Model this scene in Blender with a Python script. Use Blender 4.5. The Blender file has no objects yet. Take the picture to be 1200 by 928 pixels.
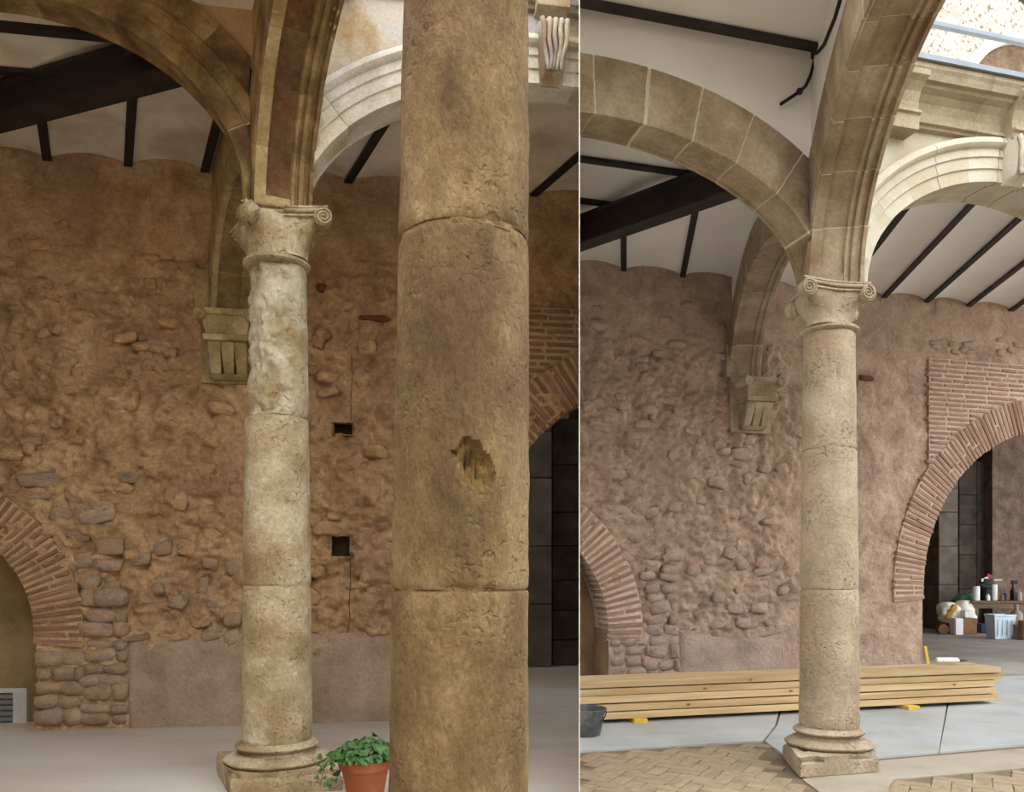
import bpy, bmesh, math, random
from mathutils import Vector, Matrix, noise

# ------------------------------------------------------------------ camera, sky, exposure
F, HOR, ZC = 950.0, 670.0, 1.26          # focal length and horizon in pixels of a 1200x928 frame, eye height in metres
scene = bpy.context.scene
COL = scene.collection
cam_d = bpy.data.cameras.new('camera')
cam = bpy.data.objects.new('camera', cam_d)
COL.objects.link(cam)
cam.location = (0, 0, ZC)
cam.rotation_euler = (math.pi / 2, 0, 0)
cam_d.sensor_width = 36.0
cam_d.lens = 36.0 * F / 1200.0
cam_d.shift_y = (HOR - 464.0) / 1200.0
cam_d.clip_start = 0.05
cam_d.clip_end = 200
scene.camera = cam

world = bpy.data.worlds.new('sky')
scene.world = world
world.use_nodes = True
wn = world.node_tree.nodes
bg = wn['Background']
bg.inputs['Color'].default_value = (0.93, 0.96, 1.0, 1)
bg.inputs['Strength'].default_value = 1.55

vs = scene.view_settings
vs.view_transform = 'Standard'
vs.look = 'None'
vs.gamma = 1.0
vs.use_curve_mapping = False
vs.exposure = 1.72

random.seed(7)
R = random.Random(11)
pi = math.pi

# ------------------------------------------------------------------ helpers
ORIG = {}      # object name -> world origin
PLACE = {}     # object name -> 'L' / 'R' (which bay it stands in)
CUR = [None]

def V2(a, b): return Vector((a, b))

def link(o, origin, parent=None):
    COL.objects.link(o)
    origin = Vector(origin)
    ORIG[o.name] = origin
    if parent is not None:
        o.parent = parent
        o.location = origin - ORIG[parent.name]
    else:
        o.location = origin
    if CUR[0]:
        PLACE[o.name] = CUR[0]
    return o

def thing(name, label, cat, loc, group=None):
    o = bpy.data.objects.new(name, None)
    o.empty_display_size = 0.1
    link(o, loc)
    o['label'] = label
    o['category'] = cat
    if group: o['group'] = group
    return o

def tag(o, label, cat, group=None):
    o['label'] = label
    o['category'] = cat
    if group: o['group'] = group
    return o

def struct(o, label=None):
    o['kind'] = 'structure'
    if label: o['label'] = label
    return o

class MB:
    def __init__(s): s.v = []; s.f = []
    def add(s, vs, fs):
        n = len(s.v)
        s.v += [Vector(p) for p in vs]
        s.f += [tuple(i + n for i in f) for f in fs]
        return s
    def box(s, c, size, M=None):
        x, y, z = [k / 2 for k in size]
        vs = [Vector((a * x, b * y, d * z)) for a in (-1, 1) for b in (-1, 1) for d in (-1, 1)]
        if M is not None: vs = [M @ p for p in vs]
        vs = [p + Vector(c) for p in vs]
        return s.add(vs, [(0, 1, 3, 2), (4, 6, 7, 5), (0, 4, 5, 1), (2, 3, 7, 6), (0, 2, 6, 4), (1, 5, 7, 3)])
    def prism(s, loop, d):
        # loop: list of points (closed), extruded by vector d
        n = len(loop); d = Vector(d)
        vs = [Vector(p) for p in loop] + [Vector(p) + d for p in loop]
        fs = [tuple(range(n)), tuple(range(2 * n - 1, n - 1, -1))]
        fs += [(i, (i + 1) % n, n + (i + 1) % n, n + i) for i in range(n)]
        return s.add(vs, fs)
    def rings(s, rings, closed=True, caps=True):
        n = len(rings[0]); vs = [p for r in rings for p in r]; fs = []
        for i in range(len(rings) - 1):
            for j in range(n if closed else n - 1):
                k = (j + 1) % n
                fs.append((i * n + j, i * n + k, (i + 1) * n + k, (i + 1) * n + j))
        if caps and closed:
            fs.append(tuple(range(n - 1, -1, -1)))
            fs.append(tuple((len(rings) - 1) * n + j for j in range(n)))
        return s.add(vs, fs)
    def lathe(s, c, prof, seg=32, M=None, caps=True):
        c = Vector(c); rr = []
        for r, z in prof:
            ring = []
            for j in range(seg):
                a = 2 * pi * j / seg
                p = Vector((r * math.cos(a), r * math.sin(a), z))
                if M is not None: p = M @ p
                ring.append(p + c)
            rr.append(ring)
        return s.rings(rr, True, caps)
    def tube(s, pts, r, seg=8, r2=None):
        pts = [Vector(p) for p in pts]; rr = []
        up = Vector((0.13, 0.21, 0.97))
        for i, p in enumerate(pts):
            t = (pts[min(i + 1, len(pts) - 1)] - pts[max(i - 1, 0)]).normalized()
            a = t.cross(up)
            if a.length < 1e-3: a = t.cross(Vector((1, 0, 0)))
            a.normalize(); b = t.cross(a)
            rad = r if r2 is None else r + (r2 - r) * i / (len(pts) - 1)
            rr.append([p + a * rad * math.cos(2 * pi * j / seg) + b * rad * math.sin(2 * pi * j / seg) for j in range(seg)])
        return s.rings(rr)
    def build(s, name, mat, parent=None, smooth=False, origin=None, bevel=0, label=None):
        if origin is None:
            xs = [p.x for p in s.v]; ys = [p.y for p in s.v]; zs = [p.z for p in s.v]
            origin = Vector(((min(xs) + max(xs)) / 2, (min(ys) + max(ys)) / 2, min(zs)))
        origin = Vector(origin)
        me = bpy.data.meshes.new(name)
        me.from_pydata([p - origin for p in s.v], [], s.f)
        bm = bmesh.new(); bm.from_mesh(me)
        bmesh.ops.recalc_face_normals(bm, faces=bm.faces)
        if bevel:
            ed = [e for e in bm.edges if len(e.link_faces) == 2 and e.calc_face_angle(0) > 0.6]
            bmesh.ops.bevel(bm, geom=ed, offset=bevel, segments=2, affect='EDGES', profile=0.6, clamp_overlap=True)
        bm.to_mesh(me); bm.free()
        if smooth:
            me.shade_smooth()
            if smooth == 'auto':
                me.set_sharp_from_angle(angle=0.7)
        me.materials.append(mat)
        o = bpy.data.objects.new(name, me)
        if label: o['label'] = label
        return link(o, origin, parent)

def inst(name, src_mesh, M, parent=None, mat=None):
    o = bpy.data.objects.new(name, src_mesh)
    loc = M.to_translation()
    link(o, loc, parent)
    o.rotation_mode = 'QUATERNION'
    o.rotation_quaternion = M.to_quaternion()
    o.scale = M.to_scale()
    return o

def fbm(p, s=1.0, oct=4):
    return noise.fractal(Vector(p) * s, 1.0, 2.0, oct)

def sstep(a, b, x):
    t = max(0.0, min(1.0, (x - a) / (b - a)))
    return t * t * (3 - 2 * t)

# ------------------------------------------------------------------ materials
def lin(c):
    return tuple(((x / 255) / 12.92 if x / 255 <= 0.04045 else ((x / 255 + 0.055) / 1.055) ** 2.4) for x in c) + (1,)

def material(name, cols, scale=3.0, bump=0.3, rough=0.85, stretch=(1, 1, 1), fine=40.0, vary=0.12, stain=None, stain_scale=1.0,
             pits=0.0, pit_scale=60, metallic=0.0, bdist=0.01, stain_range=(0.5, 0.68), detail=8, spots=None, spot_scale=120, distort=0.0, grain=0.14):
    m = bpy.data.materials.new(name); m.use_nodes = True
    nt = m.node_tree; N = nt.nodes; L = nt.links
    bs = N['Principled BSDF']
    bs.inputs['Roughness'].default_value = rough
    bs.inputs['Metallic'].default_value = metallic
    bs.inputs['Specular IOR Level'].default_value = 0.25
    tc = N.new('ShaderNodeTexCoord'); oi = N.new('ShaderNodeObjectInfo')
    off = N.new('ShaderNodeVectorMath'); off.operation = 'MULTIPLY_ADD'
    cmb = N.new('ShaderNodeCombineXYZ')
    for k in range(3): L.new(oi.outputs['Random'], cmb.inputs[k])
    L.new(cmb.outputs[0], off.inputs[0]); off.inputs[1].default_value = (37, 53, 71); L.new(tc.outputs['Object'], off.inputs[2])
    mp = N.new('ShaderNodeMapping'); mp.inputs['Scale'].default_value = stretch
    L.new(off.outputs[0], mp.inputs['Vector'])
    n1 = N.new('ShaderNodeTexNoise'); n1.inputs['Scale'].default_value = scale; n1.inputs['Detail'].default_value = detail; n1.inputs['Roughness'].default_value = 0.62
    L.new(mp.outputs[0], n1.inputs['Vector'])
    rp = N.new('ShaderNodeValToRGB')
    el = rp.color_ramp.elements
    k = len(cols)
    pos = [0.33 + 0.34 * i / max(1, k - 1) for i in range(k)]
    el[0].position = pos[0]; el[0].color = lin(cols[0])
    el[1].position = pos[-1]; el[1].color = lin(cols[-1])
    for i in range(1, k - 1):
        e = el.new(pos[i]); e.color = lin(cols[i])
    L.new(n1.outputs['Fac'], rp.inputs['Fac'])
    col = rp.outputs['Color']
    if stain:
        n2 = N.new('ShaderNodeTexNoise'); n2.inputs['Scale'].default_value = stain_scale; n2.inputs['Detail'].default_value = 6
        L.new(mp.outputs[0], n2.inputs['Vector'])
        mr = N.new('ShaderNodeMapRange'); mr.inputs[1].default_value = stain_range[0]; mr.inputs[2].default_value = stain_range[1]; mr.inputs[4].default_value = 0.8
        L.new(n2.outputs['Fac'], mr.inputs[0])
        mx = N.new('ShaderNodeMix'); mx.data_type = 'RGBA'
        L.new(mr.outputs[0], mx.inputs[0]); L.new(col, mx.inputs[6]); mx.inputs[7].default_value = lin(stain)
        col = mx.outputs[2]
    if spots:
        n4 = N.new('ShaderNodeTexNoise'); n4.inputs['Scale'].default_value = spot_scale; n4.inputs['Detail'].default_value = 3
        L.new(tc.outputs['Object'], n4.inputs['Vector'])
        mr4 = N.new('ShaderNodeMapRange'); mr4.inputs[1].default_value = 0.57; mr4.inputs[2].default_value = 0.66
        L.new(n4.outputs['Fac'], mr4.inputs[0])
        mx4 = N.new('ShaderNodeMix'); mx4.data_type = 'RGBA'
        L.new(mr4.outputs[0], mx4.inputs[0]); L.new(col, mx4.inputs[6]); mx4.inputs[7].default_value = lin(spots)
        col = mx4.outputs[2]
    if grain:
        n5 = N.new('ShaderNodeTexNoise'); n5.inputs['Scale'].default_value = fine * 1.6; n5.inputs['Detail'].default_value = 6; n5.inputs['Roughness'].default_value = 0.75
        L.new(mp.outputs[0], n5.inputs['Vector'])
        mr6 = N.new('ShaderNodeMapRange'); mr6.inputs[1].default_value = 0.35; mr6.inputs[2].default_value = 0.65; mr6.inputs[3].default_value = 1 - grain; mr6.inputs[4].default_value = 1 + grain
        L.new(n5.outputs['Fac'], mr6.inputs[0])
        vm = N.new('ShaderNodeVectorMath'); vm.operation = 'SCALE'
        L.new(col, vm.inputs[0]); L.new(mr6.outputs[0], vm.inputs['Scale']); col = vm.outputs[0]
    hs = N.new('ShaderNodeHueSaturation')
    mr2 = N.new('ShaderNodeMapRange'); mr2.inputs[3].default_value = 1 - vary; mr2.inputs[4].default_value = 1 + vary
    L.new(oi.outputs['Random'], mr2.inputs[0]); L.new(mr2.outputs[0], hs.inputs['Value']); L.new(col, hs.inputs['Color'])
    L.new(hs.outputs[0], bs.inputs['Base Color'])
    if bump:
        n3 = N.new('ShaderNodeTexNoise'); n3.inputs['Scale'].default_value = fine; n3.inputs['Detail'].default_value = 8; n3.inputs['Roughness'].default_value = 0.65
        L.new(mp.outputs[0], n3.inputs['Vector'])
        h = n3.outputs['Fac']
        n3.inputs['Distortion'].default_value = distort
        if pits:
            vo = N.new('ShaderNodeTexNoise'); vo.inputs['Scale'].default_value = pit_scale; vo.inputs['Detail'].default_value = 2
            L.new(tc.outputs['Object'], vo.inputs['Vector'])
            mr3 = N.new('ShaderNodeMapRange'); mr3.inputs[1].default_value = 0.56; mr3.inputs[2].default_value = 0.70; mr3.inputs[3].default_value = 0; mr3.inputs[4].default_value = -pits
            L.new(vo.outputs['Fac'], mr3.inputs[0])
            cl = N.new('ShaderNodeTexNoise'); cl.inputs['Scale'].default_value = 4.0; cl.inputs['Detail'].default_value = 3
            L.new(tc.outputs['Object'], cl.inputs['Vector'])
            mr5 = N.new('ShaderNodeMapRange'); mr5.inputs[1].default_value = 0.45; mr5.inputs[2].default_value = 0.6
            L.new(cl.outputs['Fac'], mr5.inputs[0])
            mu = N.new('ShaderNodeMath'); mu.operation = 'MULTIPLY'
            L.new(mr3.outputs[0], mu.inputs[0]); L.new(mr5.outputs[0], mu.inputs[1])
            ad = N.new('ShaderNodeMath'); ad.operation = 'ADD'
            L.new(h, ad.inputs[0]); L.new(mu.outputs[0], ad.inputs[1]); h = ad.outputs[0]
        bp = N.new('ShaderNodeBump'); bp.inputs['Strength'].default_value = bump; bp.inputs['Distance'].default_value = bdist
        L.new(h, bp.inputs['Height']); L.new(bp.outputs[0], bs.inputs['Normal'])
    return m

M = {}
# left bay: warm, stained stone before cleaning
M['L_column'] = material('weathered_column_stone', [(142, 124, 93), (174, 157, 126), (196, 185, 160)], 3.5, 0.8, 0.9, fine=26, stain=(136, 112, 78), stain_scale=3, vary=0.03, pits=0.8, pit_scale=40, bdist=0.022, grain=0.2)
M['N_column'] = material('tooled_column_stone', [(86, 68, 44), (122, 101, 68), (152, 132, 96)], 2.6, 0.9, 0.9, stretch=(1.5, 1.5, 0.85), fine=34, stain=(96, 72, 52), stain_scale=1.6, vary=0.03, pits=0.5, pit_scale=38, bdist=0.02, grain=0.26)
M['N_fresh'] = material('fresh_broken_ochre_stone', [(84, 64, 36), (112, 90, 54), (138, 116, 78)], 14, 0.8, 0.95, fine=40, vary=0, bdist=0.01, grain=0.2)
M['L_pale'] = material('bleached_spalled_stone', [(140, 125, 98), (172, 160, 135), (192, 184, 165)], 5, 0.8, 0.95, fine=26, stain=(140, 116, 76), stain_scale=4, vary=0.02, pits=0.8, pit_scale=30, bdist=0.02, grain=0.16)
M['L_arch'] = material('stained_arch_stone', [(92, 74, 48), (130, 107, 70), (160, 138, 100)], 4.5, 0.7, 0.9, fine=24, stain=(84, 62, 42), stain_scale=3.2, vary=0.12, bdist=0.02, grain=0.2)
M['L_panel'] = material('dark_brown_soffit_panel', [(74, 54, 36), (98, 74, 50), (128, 104, 72)], 5, 0.6, 0.95, fine=22, stain=(110, 66, 42), stain_scale=3, vary=0.1, bdist=0.02, grain=0.25)
M['L_fillet'] = material('yellowed_soffit_fillet', [(134, 116, 78), (162, 144, 104), (182, 166, 128)], 5, 0.5, 0.9, fine=24, stain=(120, 98, 62), stain_scale=4, vary=0.08, grain=0.2)
M['L_white'] = material('pale_limewashed_stone', [(176, 168, 150), (196, 190, 176), (204, 200, 190)], 4.0, 0.35, 0.85, fine=40, stain=(170, 150, 114), stain_scale=2.5, vary=0.05)
M['L_frieze'] = material('rust_stained_limestone', [(150, 124, 84), (178, 166, 146), (166, 164, 166)], 3.0, 0.4, 0.9, stain=(108, 80, 50), stain_scale=2.2, vary=0.06)
M['L_wall'] = material('ochre_clay_rubble_plaster', [(148, 119, 86), (188, 155, 117), (208, 179, 141)], 4.0, 0.9, 0.95, fine=16, stain=(170, 137, 110), stain_scale=1.1, vary=0.0, bdist=0.045, distort=0.1, grain=0.2)
M['L_spandrel'] = material('rusty_brown_plaster', [(140, 112, 80), (166, 136, 102), (178, 154, 124)], 2.4, 0.3, 0.9, stain=(150, 104, 72), stain_scale=1.6, vary=0)
M['L_ceiling'] = material('stained_grey_plaster', [(204, 192, 170), (228, 219, 202), (238, 231, 217)], 1.6, 0.25, 0.9, stain=(184, 166, 138), stain_scale=1.5, vary=0.03, grain=0.05)
M['L_floor'] = material('pale_polished_concrete', [(182, 173, 159), (196, 189, 178), (204, 198, 190)], 1.3, 0.08, 0.5, stain=(178, 156, 126), stain_scale=0.8, vary=0, stretch=(0.4, 1, 1), grain=0.05)
M['L_stone'] = material('grey_rubble_stone', [(126, 111, 97), (154, 136, 118), (174, 153, 130)], 2, 1.0, 0.95, fine=5, vary=0.12, stain=(166, 136, 104), stain_scale=1.5, bdist=0.012, stain_range=(.42, .6))
M['L_clay_stone'] = material('clay_coated_rubble', [(142, 113, 81), (175, 143, 106), (192, 162, 127)], 2, 0.9, 0.95, fine=5, vary=0.08, bdist=0.012)
M['L_brick'] = material('old_red_brick', [(120, 88, 66), (140, 106, 82), (158, 126, 98)], 2, 0.7, 0.95, fine=6, vary=0.16, bdist=0.004)
M['L_mortar'] = material('tan_lime_mortar', [(156, 130, 97), (180, 154, 120), (194, 168, 134)], 6, 0.9, 0.95, fine=18, vary=0.04, bdist=0.02)
M['L_dado'] = material('mauve_grey_dado_plaster', [(148, 126, 107), (170, 147, 127), (184, 161, 141)], 3, 0.8, 0.95, fine=26, vary=0, bdist=0.03, grain=0.12)
M['R_dado'] = material('pinkish_dado_plaster', [(146, 125, 110), (168, 146, 130), (180, 158, 142)], 3, 0.8, 0.95, fine=26, vary=0, bdist=0.03, grain=0.12)
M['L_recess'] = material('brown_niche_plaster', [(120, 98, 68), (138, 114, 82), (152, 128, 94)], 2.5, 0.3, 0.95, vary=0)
# right bay: cleaned
M['R_column'] = material('cleaned_column_stone', [(142, 126, 106), (164, 148, 126), (178, 164, 144)], 3.0, 0.8, 0.9, fine=30, stain=(152, 132, 108), stain_scale=2.5, vary=0.03, pits=1.2, pit_scale=45, bdist=0.016)
M['R_arch'] = material('cleaned_arch_stone', [(126, 110, 88), (152, 135, 111), (170, 154, 131)], 4.0, 0.6, 0.9, fine=26, stain=(122, 100, 76), stain_scale=3.0, vary=0.12, bdist=0.015, grain=0.16)
M['R_arch_mortar'] = material('pale_pointing_mortar', [(182, 170, 150), (194, 184, 166)], 8, 0.3, 0.9, vary=0.02)
M['R_white'] = material('cleaned_pale_limestone', [(172, 163, 144), (186, 178, 160), (193, 187, 173)], 4.0, 0.3, 0.85, fine=40, stain=(168, 153, 128), stain_scale=2.2, vary=0.03, grain=0.06)
M['R_frieze'] = material('honey_limestone_frieze', [(134, 120, 97), (152, 138, 114), (164, 152, 130)], 3.5, 0.5, 0.9, fine=30, stain=(120, 101, 75), stain_scale=2.6, vary=0.05)
M['R_wall'] = material('pink_clay_rubble_plaster', [(144, 121, 104), (174, 149, 130), (190, 166, 147)], 4.0, 0.9, 0.95, fine=16, stain=(170, 144, 126), stain_scale=1.1, vary=0.0, bdist=0.04, distort=0.1, grain=0.16)
M['R_plaster'] = material('smooth_white_plaster', [(220, 217, 211), (226, 223, 218), (230, 228, 224)], 1.2, 0.06, 0.9, vary=0.01, grain=0.0)
M['R_stone'] = material('grey_pink_rubble_stone', [(128, 113, 102), (152, 135, 122), (168, 149, 134)], 2, 1.0, 0.95, fine=5, vary=0.1, stain=(164, 139, 122), stain_scale=1.5, bdist=0.012, stain_range=(.42, .6))
M['R_clay_stone'] = material('pink_clay_coated_rubble', [(138, 116, 100), (164, 139, 122), (178, 154, 137)], 2, 0.9, 0.95, fine=5, vary=0.06, bdist=0.012)
M['R_brick'] = material('cleaned_red_brick', [(128, 101, 87), (147, 118, 102), (162, 135, 117)], 2, 0.6, 0.95, fine=6, vary=0.16, bdist=0.004)
M['R_mortar'] = material('pinkish_lime_mortar', [(172, 150, 131), (190, 168, 149), (200, 180, 161)], 6, 0.8, 0.95, fine=18, vary=0.03, bdist=0.02)
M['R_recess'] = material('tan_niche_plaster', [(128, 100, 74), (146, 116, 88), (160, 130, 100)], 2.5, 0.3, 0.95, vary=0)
M['sheet'] = material('pale_blue_grey_floor_sheet', [(150, 154, 153), (166, 170, 170), (174, 176, 174)], 2.0, 0.05, 0.55, stain=(158, 156, 147), stain_scale=1.4, vary=0.02, grain=0.03)
M['tan_strip'] = material('tan_floor_board', [(138, 128, 111), (152, 142, 126), (160, 152, 137)], 2.5, 0.08, 0.7, vary=0.03, grain=0.05)
M['paver'] = material('ochre_brick_paver', [(126, 108, 86), (142, 124, 101), (154, 137, 114)], 1.5, 0.3, 0.9, vary=0.06, bdist=0.002, fine=6)
M['joint'] = material('sandy_joint_bed', [(106, 91, 73), (118, 103, 84)], 10, 0.4, 0.95, vary=0)
M['backfloor'] = material('dusty_concrete', [(188, 183, 174), (206, 202, 194), (214, 211, 204)], 1.5, 0.1, 0.8, vary=0)
M['store_floor'] = material('dusty_store_floor', [(132, 126, 116), (150, 144, 134), (162, 156, 148)], 1.5, 0.1, 0.8, vary=0)
M['pine'] = material('fresh_pine_timber', [(164, 134, 92), (184, 157, 116), (197, 176, 141)], 2.2, 0.12, 0.65, stretch=(0.35, 4.0, 6.0), fine=8, vary=0.15, grain=0.05)
M['knot'] = material('brown_pine_knot', [(120, 74, 40), (150, 100, 58)], 20, 0.1, 0.7)
M['iron'] = material('dark_painted_iron', [(34, 28, 28), (44, 38, 36), (54, 46, 42)], 6, 0.2, 0.6, vary=0.05)
M['black'] = material('black_rubber', [(22, 22, 24), (32, 32, 34)], 8, 0.1, 0.55)
M['bucket'] = material('dusty_black_plastic', [(58, 58, 60), (80, 80, 80), (120, 116, 110)], 6, 0.15, 0.6)
M['zinc'] = material('blue_grey_zinc', [(112, 118, 124), (128, 134, 140)], 4, 0.05, 0.45, vary=0.02, grain=0.02)
M['stucco'] = material('white_speckled_stucco', [(146, 141, 131), (155, 151, 142), (160, 157, 150)], 5, 0.4, 0.9, vary=0, spots=(112, 96, 74), spot_scale=26)
M['rubble_in'] = material('brown_rubble_infill', [(82, 63, 46), (106, 85, 65), (126, 106, 84)], 7, 0.9, 0.95, fine=14, vary=0, bdist=0.04)
M['upper_white'] = material('white_painted_archivolt', [(190, 188, 182), (194, 193, 190)], 4, 0.1, 0.8, vary=0, grain=0.02)
M['terracotta'] = material('terracotta_pot', [(134, 74, 46), (150, 86, 55), (162, 101, 71)], 5, 0.15, 0.75, vary=0, grain=0.06)
M['soil'] = material('dark_potting_soil', [(50, 38, 28), (74, 56, 42)], 30, 0.8, 0.95)
M['leaf'] = material('fresh_green_leaf', [(50, 80, 42), (72, 106, 58), (100, 132, 80)], 18, 0.1, 0.5)
M['stem'] = material('green_stem', [(84, 104, 52), (110, 128, 70)], 10, 0.1, 0.6)
M['partition'] = material('white_partition_render', [(228, 222, 210), (234, 229, 220)], 2, 0.1, 0.9, vary=0)
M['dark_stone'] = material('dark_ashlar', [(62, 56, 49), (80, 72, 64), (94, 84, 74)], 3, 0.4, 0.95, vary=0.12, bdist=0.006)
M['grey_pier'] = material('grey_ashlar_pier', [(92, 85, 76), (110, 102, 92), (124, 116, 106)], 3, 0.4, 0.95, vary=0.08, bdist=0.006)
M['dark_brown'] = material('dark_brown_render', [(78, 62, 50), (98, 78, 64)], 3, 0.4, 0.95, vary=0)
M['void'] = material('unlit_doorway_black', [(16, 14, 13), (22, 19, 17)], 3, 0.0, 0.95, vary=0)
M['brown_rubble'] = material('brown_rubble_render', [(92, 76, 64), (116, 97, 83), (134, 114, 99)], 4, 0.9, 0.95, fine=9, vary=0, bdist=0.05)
M['white_pl'] = material('white_plastic', [(220, 222, 222), (236, 236, 234)], 6, 0.05, 0.5)
M['clear_pl'] = material('milky_blue_plastic', [(188, 206, 222), (210, 222, 232)], 6, 0.05, 0.4)
M['card'] = material('brown_cardboard', [(120, 88, 60), (144, 108, 78)], 6, 0.1, 0.85)
M['sack'] = material('cream_woven_sack', [(206, 200, 178), (226, 222, 206)], 8, 0.4, 0.8, vary=0.05)
M['sackgreen'] = material('green_woven_sack', [(70, 116, 92), (96, 140, 112)], 8, 0.4, 0.8)
M['ochre'] = material('ochre_paper_lining', [(150, 118, 62), (172, 138, 78)], 8, 0.3, 0.85)
M['grey_pl'] = material('grey_tan_plastic', [(128, 118, 104), (146, 136, 122)], 6, 0.1, 0.6)
M['oldwood'] = material('dusty_old_wood', [(96, 78, 62), (124, 104, 84)], 5, 0.3, 0.85, stretch=(0.5, 3, 3))
M['red'] = material('dull_red_plastic', [(146, 44, 44), (168, 62, 56)], 6, 0.05, 0.5)
M['teal'] = material('teal_plastic', [(40, 90, 96), (60, 112, 116)], 6, 0.05, 0.5)
M['navy'] = material('navy_plastic', [(28, 40, 66), (40, 54, 84)], 6, 0.05, 0.5)
M['yellow'] = material('yellow_timber', [(206, 172, 70), (224, 190, 92)], 6, 0.1, 0.7)
M['vent'] = material('pale_grey_painted_metal', [(176, 174, 168), (190, 188, 182)], 6, 0.05, 0.6, vary=0.03)
M['louver'] = material('slate_grey_louvre', [(104, 106, 104), (122, 124, 122)], 6, 0.05, 0.6, vary=0.05)
M['redpatch'] = material('exposed_red_brick_fragment', [(96, 58, 42), (118, 76, 56)], 8, 0.8, 0.95, bdist=0.005, fine=5)
M['hole'] = material('shaded_putlog_hole', [(66, 52, 40), (84, 66, 50)], 6, 0.6, 0.95)  # darkened wall tone, paints the shade inside the holes and cracks

# ------------------------------------------------------------------ plans of the two bays
class Bay: pass
def unit(x, y): return Vector((x, y)).normalized()
L_ = Bay(); L_.n = 'L'; L_.K = V2(-1.42, 4.90); L_.e1 = unit(math.cos(math.radians(9)), math.sin(math.radians(9))); L_.e2 = unit(-0.505, 1)
L_.W = V2(-2.35, 6.67); L_.zs = 3.395; L_.zw = 3.33
R_ = Bay(); R_.n = 'R'; R_.K = V2(2.08, 5.32); R_.e1 = unit(math.cos(math.radians(15)), math.sin(math.radians(15))); R_.e2 = unit(0.14, 1)
R_.W = V2(2.78, 9.17); R_.zs = 3.10; R_.zw = 3.38
for b in (L_, R_):
    b.nf = V2(b.e1.y, -b.e1.x)         # normal of e1-walls, towards the viewer

def uv(b, p):
    r = p - b.K
    det = b.e1.x * b.e2.y - b.e1.y * b.e2.x
    return ((r.x * b.e2.y - r.y * b.e2.x) / det, (b.e1.x * r.y - b.e1.y * r.x) / det)
def pos(b, u, v): return b.K + b.e1 * u + b.e2 * v
def ray(P, d, px):                      # parameter along line P + s d where the sight line px crosses it
    k = (px - 600.0) / F
    return (k * P.y - P.x) / (d.x - k * d.y)
def on(P, d, px, py, lift=0.0):         # world point on the vertical plane through P along d
    s = ray(P, d, px); q = P + d * s
    return Vector((q.x, q.y, ZC + (HOR - py) * q.y / F))
def at(px, py, d):
    return Vector(((px - 600) * d / F, d, ZC + (HOR - py) * d / F))
def v3(p, z): return Vector((p.x, p.y, z))
def onfloor(px, py):
    d = ZC * F / (py - HOR); return V2((px - 600) * d / F, d)
for b in (L_, R_):
    b.V = uv(b, b.W)[1]
ZJ = {'L': 4.53, 'R': 4.50}             # underside of joists

# ------------------------------------------------------------------ big structure: ground, partition
g = MB().add([(-30, -25, -0.03), (40, -25, -0.03), (40, 40, -0.03), (-30, 40, -0.03)], [(0, 1, 2, 3)]).build('floor_ground', M['backfloor'])
struct(g, 'dusty concrete ground running under both bays')

SL, SR = 0.0826, 0.0838                 # two faces of the thin partition, added to part the bays and their light
d0, d1 = 4.2, 11.6
m = MB()
loop = [(SL * d0, d0, -0.02), (SR * d0, d0, -0.02), (SR * d1, d1, -0.02), (SL * d1, d1, -0.02)]
m.prism(loop, (0, 0, 5.3))
struct(m.build('wall_middle', M['partition']), 'thin cream partition wall added to part the two bays and their light')

struct(MB().prism([(-9, -6, 0), (13, -6, 0), (13, -6, 6.2), (-9, -6, 6.2)], (0, -.6, 0)).build('wall_skyblock_opposite', M['R_white']), 'unseen pale wing wall added behind the viewer to block low sky light')  # out of view, added so light falls steeper on the back walls
struct(MB().prism([(9.5, -6, 0), (11.5, 6.5, 0), (11.5, 6.5, 5.2), (9.5, -6, 5.2)], (.5, 0, 0)).build('wall_skyblock_right', M['R_white']), 'unseen pale wing wall added on the right to block low sky light')  # out of view, added as a side screen against low sky light
# ------------------------------------------------------------------ floors
CUR[0] = 'L'
m = MB().prism([(-9, -4, -0.02), (0.9, -4, -0.02), (0.9, 4.2, -0.02), (1.2, 11.6, -0.02), (-9, 11.6, -0.02)], (0, 0, 0.02))
fl = struct(m.build('floor_left', M['L_floor']), 'pale smooth concrete floor of the left bay')

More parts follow.
